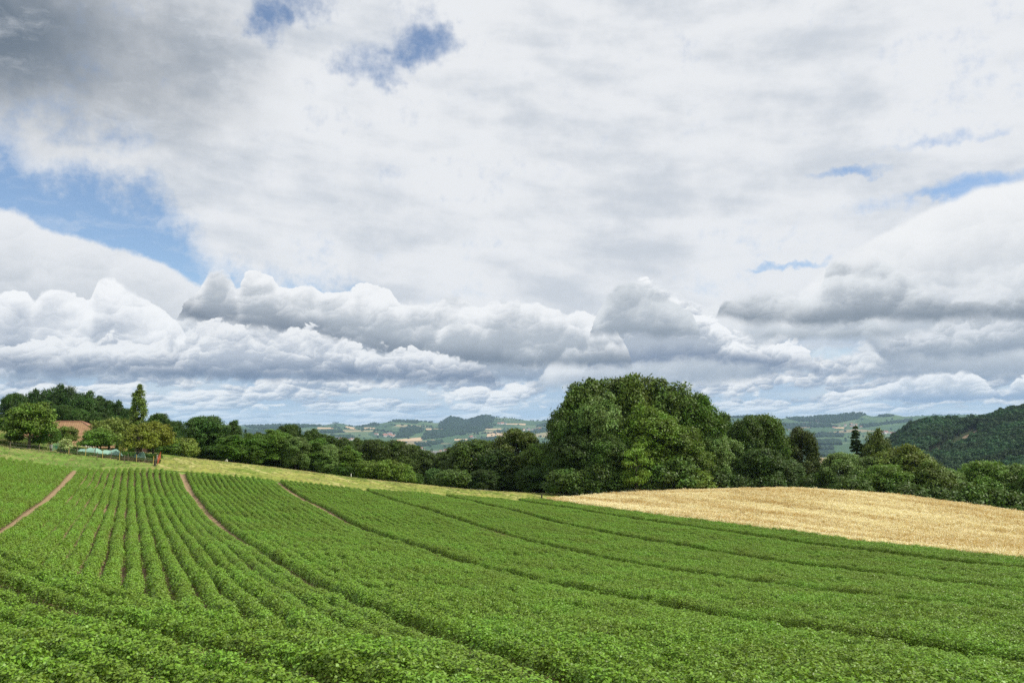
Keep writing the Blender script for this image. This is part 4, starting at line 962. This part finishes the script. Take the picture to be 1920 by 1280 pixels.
_rs2 = np.random.RandomState(2)
_c = np.r_[np.c_[np.full(500, hx1+.7), _rs2.uniform(-.3, 8.3, 500), np.full(500, .72)], np.c_[_rs2.uniform(2, 7.8, 260), np.full(260, -.6), np.full(260, .72)]] + _rs2.normal(0, .14, (760, 3)); _D, _U = leafframe(_rs2, unit(_rs2.normal(0, 1, (760, 3))), .3)
v_, f_ = quads(_c, _D, _U, np.full(760, .22), np.full(760, .2)); tag(mesh_obj('flowers', v_, f_, m_redfl, fb), kind='stuff')
# low annex and barn
an = empty('annex', (HX+hx1+2.4, HY+4.0, HZ), 'low outbuilding with a small tiled roof right of the farmhouse', 'outbuilding')
part('wall', [box((2.8, 3, .2), (5.8, 5.6, 3.2))], m_wood, an)
mesh_obj('gable', [(5.72,.3,1.8),(5.72,5.7,1.8),(5.72,3,3.0)], [(0,1,2)], m_wood, an)
part('roof', [slab([(-.6,-.7,1.25),(6.2,-.7,1.25),(6.2,3,3.15),(-.6,3,3.15)], .16), slab([(6.2,6.7,1.25),(-.6,6.7,1.25),(-.6,3,3.15),(6.2,3,3.15)], .16)], m_tile, an)
part('door', [box((4.2, .16, .3), (1.4, .1, 2.0))], m_postd, an); window(an, 1.6, .2, .6, .7, .8, 'y')
bn = empty('shed', (HX+hx1+9.0, HY+5.0, HZ), 'dark timber shed at the right end of the farm buildings', 'shed')
part('wall', [box((1.6, 2.5, .2), (3.4, 5.0, 3.0))], m_wood, bn)
part('roof', [slab([(-.5,-.5,1.75),(3.8,-.5,1.75),(3.8,5.5,2.7),(-.5,5.5,2.7)], .15)], m_postd, bn)
part('post', [box((-.2,-.35,.1), (.16,.16,2.9))], m_post, bn); part('post', [box((3.5,-.35,.1), (.16,.16,2.9))], m_post, bn)

# ------------------------------------------------------------ garden
def gp(px, py, Y):                           # a point on the land at compass direction of px, Y metres ahead
    r_ = ray(px, py); X = r_[0]/r_[1]*Y; return X, Y, h1(X, Y)
def post(px, Y, hgt, rad, m_, name, label, cat, k=8, lean=0.0, group=None):
    X, Y_, z = gp(px, 860, Y); root = empty(name, (X, Y_, z), label, cat, group)
    part('shaft', [tube([(0,0,-.4),(0,0,hgt*.5),(lean,0,hgt)], [rad*1.05, rad, rad*.95], k)], m_, root, True)
    part('top', [tube([(lean,0,hgt),(lean,0,hgt+rad*.5),(lean,0,hgt+rad*.8)], [rad*.95, rad*.8, rad*.1], k)], m_, root, True)
    return root
# wire fence along the crop edge
fl = [(17,118.5),(72,120.5),(129,121.6),(182,121.6),(233,121.6)]
wfence = empty('wire_fence', gp(17, 860, 118.5), 'thin wire fence on slim wooden posts between the crop and the garden', 'fence'); ox, oy, oz = wfence.location
pts = []
for px, Y in fl:
    X, Y_, z = gp(px, 860, Y); pts.append((X-ox, Y_-oy, z-oz)); part('post', [tube([(X-ox, Y_-oy, z-oz-.3), (X-ox + .04, Y_-oy, z-oz+1.15)], [.05, .045], 6)], m_post, wfence)
X, Y_, z = gp(291, 860, 119.5); pts.append((X-ox, Y_-oy, z-oz))
for hh in (.5, .95): part('wire', [tube([(p_[0], p_[1], p_[2]+hh) for p_ in pts], [.005]*len(pts), 4)], m_wire, wfence)
post(291, 119.3, .95, .16, m_postd, 'fence_post', 'thick dark wooden post at the right end of the garden wire fence', 'post')
post(294.5, 124.5, 1.25, .10, m_stone, 'fence_post', 'grey post beside the orange netting', 'post')
X, Y_, z = gp(94, 860, 124.5); bx = empty('post_box', (X, Y_, z), 'grey box on a post at the left corner of the garden', 'box')
part('post', [tube([(0,0,-.3),(0,0,.55)], [.1,.1], 8)], m_postd, bx); part('box', [box((0,0,.85), (.34,.3,.55))], m_stone, bx)
on = empty('orange_fence', gp(298, 860, 124), 'orange netting fence at the right end of the garden', 'fence'); ox, oy, oz = on.location
sh = []
a_0, a_1 = np.array(gp(296, 860, 122.0)), np.array(gp(300.5, 860, 129.5))
for i in range(9):
    for hh in (.3, .5, .7, .9):
        p0 = a_0*(1-i/9)+a_1*i/9; p1 = a_0*(1-(i+1)/9)+a_1*(i+1)/9; sh.append(tube([p0-(ox,oy,oz)+(0,0,hh), p1-(ox,oy,oz)+(0,0,hh)], [.05,.05], 4))
    sh.append(tube([p0-(ox,oy,oz)+(0,0,.2), p0-(ox,oy,oz)+(0,0,.95)], [.07,.07], 4))
part('netting', sh, m_orange, on)
for i in (0, 3, 6, 9): p0 = a_0*(1-i/9)+a_1*i/9 - (ox,oy,oz); part('post', [tube([p0-(0,0,.2), p0+(0,0,1.4)], [.05,.05], 5)], m_orange, on)
gn = empty('net_fence', gp(96, 860, 125), 'green netting fence on the left side of the garden', 'fence'); ox, oy, oz = gn.location
a_0, a_1 = np.array(gp(96, 860, 125.0)), np.array(gp(117, 860, 138.0)); sh = []
for i in range(16):
    p0 = a_0*(1-i/16)+a_1*i/16 - (ox,oy,oz); p1 = a_0*(1-(i+1)/16)+a_1*(i+1)/16 - (ox,oy,oz)
    for hh in (.2, .5, .8, 1.1): sh.append(tube([p0+(0,0,hh), p1+(0,0,hh)], [.025,.025], 4))
    sh.append(tube([p0+(0,0,.1), p0+(0,0,1.15)], [.02,.02], 4))
part('netting', sh, m_gnet, gn)
for i in (0, 8, 16): p0 = a_0*(1-i/16)+a_1*i/16 - (ox,oy,oz); part('post', [tube([p0-(0,0,.2), p0+(0,0,1.35)], [.05,.05], 6)], m_post, gn)
# inner garden fence of canes along the front bed
cf = empty('cane_fence', gp(115, 860, 123.5), 'low fence of yellow and brown canes along the front of the garden bed', 'fence'); ox, oy, oz = cf.location
cp_ = []
for px in range(112, 292, 16):
    X, Y_, z = gp(px, 860, 123.8); cp_.append((X-ox, Y_-oy, z-oz)); part('cane', [tube([(X-ox, Y_-oy, z-oz-.2), (X-ox, Y_-oy, z-oz+1.15)], [.05,.04], 6)], m_pole if px % 32 == 0 else m_post, cf)
for hh in (.4, .8): part('wire', [tube([(p_[0], p_[1], p_[2]+hh) for p_ in cp_], [.006]*len(cp_), 4)], m_wire, cf)
def fleece(px0, px1, Y, w, h, label, seed):
    rs = np.random.RandomState(seed); A_, B_ = np.array(gp(px0, 860, Y)), np.array(gp(px1, 860, Y)); c0 = (A_+B_)/2; nu, nv = 60, 14; vs = []
    for i in range(nu):
        s_ = i/(nu-1); e = min(1, s_*8, (1-s_)*8)**.5; hh = h*e*(.88 + .14*math.sin(s_*13+seed) + .08*math.sin(s_*31)); ww = w*(.6+.4*e)
        for j in range(nv):
            q_ = j/(nv-1)*2-1; X = A_[0]*(1-s_)+B_[0]*s_; Yy = A_[1] + q_*ww/2 + .3*math.sin(s_*9); z = h1(X, Yy) + .05 + max(0, hh)*(1-abs(q_)**2.2) + rs.normal(0, .035); vs.append((X-c0[0], Yy-c0[1], z-c0[2]))
    f_ = [(i*nv+j, (i+1)*nv+j, (i+1)*nv+j+1, i*nv+j+1) for i in range(nu-1) for j in range(nv-1)]
    o = mesh_obj('garden_fleece', vs, f_, m_fleece, smooth=True); o.location = tuple(c0); return tag(o, label, 'garden cover', 'mint green fleece covers in the garden')
fleece(145, 226, 129.5, 3.0, .95, 'long mint green fleece cover lying over a vegetable bed', 3)
fleece(252, 268, 128.5, 2.4, 1.05, 'small mint green fleece cover at the right of the garden', 4)
post(225, 127, 1.75, .05, m_pole, 'garden_stake', 'tall yellow stake at the right end of the long fleece cover', 'stake', 6)
post(178, 127.5, 1.5, .045, m_postd, 'garden_stake', 'dark thin stake in front of the long fleece cover', 'stake', 6)
post(274.5, 132, 1.5, .05, m_postd, 'garden_stake', 'dark stake between the two orchard trees', 'stake', 6)
rl = empty('clothes_rail', gp(246, 850, 141), 'white horizontal rail on two posts on the lawn', 'rail'); ox, oy, oz = rl.location
a_0, a_1 = np.array(gp(232, 850, 141)) - (ox,oy,oz), np.array(gp(260, 850, 139)) - (ox,oy,oz)
part('rail', [tube([a_0+(0,0,1.25), a_1+(0,0,1.25)], [.06,.06], 6)], m_white, rl)
for q_ in (a_0, a_1): part('post', [tube([q_-(0,0,.2), q_+(0,0,1.3)], [.06,.06], 6)], m_post, rl)
# vegetable beds
m_veg = leaf_material('garden_leaf', (.085,.16,.03), var=.8, rough=.6, trans=.2, hue=.6, pscale=.5, patch=.3)
m_vegb = leaf_material('brown_leaf', (.13,.10,.045), var=.8, rough=.7, trans=.2, hue=.6, pscale=.7, patch=.3)
vg = protos('garden_plants', [tuft(i+60, 60, .3, .75, m_veg, 'veg', ear=False, w=.12, lean=.5) for i in range(3)] + [tuft(i+70, 60, .3, .7, m_vegb, 'veg', ear=False, w=.08, lean=.4) for i in range(2)])
n = 900; px = rs.uniform(112, 296, n); Y = rs.choice([124.4, 125.0, 125.6, 126.4, 132.0, 132.8], n) + rs.normal(0, .15, n); X = np.array([ray(a_, 860)[0]/ray(a_, 860)[1]*b_ for a_, b_ in zip(px, Y)])
ix = np.where((px > 185) & (Y < 125.8) & (rs.rand(n) < .75), rs.randint(3, 5, n), rs.randint(0, 3, n))
o = scatter('garden_plants', np.c_[X, Y, H(X, Y)], rs.rand(n)*6.28, np.where(Y > 130, 1.0, .6)*rs.uniform(.6, 1.1, n), ix, vg); tag(o, 'vegetable plants growing in the garden beds', 'garden plants', kind='stuff')
put_tree('shrub','bush',288,860,24,127,(.045,.08,.02),'dark little shrub at the right end of the garden','shrub')
put_tree('shrub','bush',117,840,20,128,(.06,.10,.03),'small green bush under the pale-leaved shrub','shrub')
# posts in the fields
post(1001, 138.0, .85, .05, m_postd, 'field_post', 'thin dark post on the grass left of the wheat tip', 'post', 6)
post(1015.5, 137.0, 1.15, .13, m_postd, 'field_post', 'thick dark wooden post at the tip of the wheat field', 'post')
post(1193, 151.5, 1.15, .09, m_white, 'field_post', 'white post in front of the big clump of trees', 'post', 6)
post(659, 155.0, .7, .08, m_white, 'field_post', 'short white post at the edge of the meadow tree line', 'post', 6)
X, Y_, z = gp(425, 862, 150.5)
vs = [(-.3+.06*i, .06*math.sin(i*1.7+j), 1.1 - j*.07 - .02*(i-5)**2*(1-j*.1) + .05*math.sin(i*2)) for j in range(7) for i in range(10)]
o = mesh_obj('white_cloth', vs, [(j*10+i, j*10+i+1, (j+1)*10+i+1, (j+1)*10+i) for j in range(6) for i in range(9)], m_white); o.location = (X, Y_, z-.35); md = o.modifiers.new('th', 'SOLIDIFY'); md.thickness = .03
tag(o, 'small crumpled white cloth caught on a bush at the meadow corner', 'cloth')
put_tree('shrub','bush',421,860,16,151.5,(.07,.11,.03),'tiny bush holding the white cloth','shrub')

# ------------------------------------------------------------ distant villages
m_hw = plain('village_wall', rgb(222,214,204), .8, .15, .1); m_hr = plain('village_roof', rgb(150,98,80), .8, .3, .1); m_hg = plain('village_roof_grey', rgb(120,116,116), .8, .3, .1)
def vh(L_, Wd, h, r_, mr):
    v_ = [(-L_/2,-Wd/2,-4),(L_/2,-Wd/2,-4),(L_/2,Wd/2,-4),(-L_/2,Wd/2,-4),(-L_/2,-Wd/2,h),(L_/2,-Wd/2,h),(L_/2,Wd/2,h),(-L_/2,Wd/2,h),(-L_/2,0,h+r_),(L_/2,0,h+r_)]
    o_e = .8; v_ += [(-L_/2-o_e,-Wd/2-o_e,h-.5),(L_/2+o_e,-Wd/2-o_e,h-.5),(L_/2+o_e,Wd/2+o_e,h-.5),(-L_/2-o_e,Wd/2+o_e,h-.5),(-L_/2-o_e,0,h+r_+.3),(L_/2+o_e,0,h+r_+.3)]
    o = mesh_obj('village_house', v_, [(0,1,5,4),(1,2,6,9,5),(2,3,7,6),(3,0,4,8,7),(10,11,15,14),(12,13,14,15)], [m_hw, mr], mi=[0,0,0,0,1,1]); me = o.data; bpy.data.objects.remove(o); return me
HM = [vh(16,11,7,4,m_hr), vh(22,13,8,5,m_hr), vh(14,10,8,3,m_hg), vh(36,18,9,2.5,m_hg), vh(30,14,8,6,m_hr)]
rv = np.random.RandomState(8)
for cx_, cy_, sx_, sy_, n, lb in [
  (622,824,30,2.5,16,'tiny house of the hamlet seen above the meadow tree line'), (725,816,26,2.5,16,'tiny house of the village left of the wooded knoll in the distance'),
  (800,851,28,2.5,26,'tiny bright building of the town in the valley, just above the near trees'), (850,849,20,2.5,22,'tiny pale building of the town in the valley, right of its middle'),
  (770,842,24,2.5,14,'tiny house on the slope above the distant town'), (1000,806,24,2,16,'tiny red-roofed house of the village near the big clump on the far slope'),
  (940,795,12,1.2,7,'tiny farm building high on the distant slope'), (885,820,8,1,5,'tiny farm building beside the tan field in the distance'),
  (1662,811,16,2,12,'tiny red-roofed house of the village left of the wooded hill'), (1590,798,30,5,14,'tiny scattered farmhouse on the distant slopes at the right'), (1520,792,40,5,8,'tiny farmhouse on the green slope above the valley gap')]:
    q = np.c_[rv.normal(cx_, sx_*.55, n), rv.normal(cy_, sy_*.55, n)]; P = land_many(q)
    for p_ in P:
        o = bpy.data.objects.new('village_house', HM[rv.randint(5)] if 'bright' not in lb else HM[rv.choice([2, 3, 3, 0])]); COL.objects.link(o); o.location = tuple(p_); o.rotation_euler = (0, 0, rv.rand()*3.14); s_ = rv.uniform(.9, 1.5); o.scale = (s_, s_, s_)
        tag(o, lb, 'house', lb.replace('tiny ', '').replace('house', 'houses').replace('building', 'buildings')[:70])

# ------------------------------------------------------------ air
hz_v = box((0, 14900, ZC + 60), (62200, 32000, 900)); hz_o = mesh_obj('haze', *hz_v, None); tag(hz_o, kind='stuff')
mz = bpy.data.materials.new('air'); mz.use_nodes = True; t = mz.node_tree; t.nodes.clear(); oo = t.nodes.new('ShaderNodeOutputMaterial'); pv_ = t.nodes.new('ShaderNodeVolumePrincipled')
pv_.inputs['Color'].default_value = (.50, .71, 1.0, 1); pv_.inputs['Density'].default_value = HAZE; pv_.inputs['Anisotropy'].default_value = 0.0
t.links.new(pv_.outputs[0], oo.inputs['Volume']); hz_o.data.materials.append(mz)
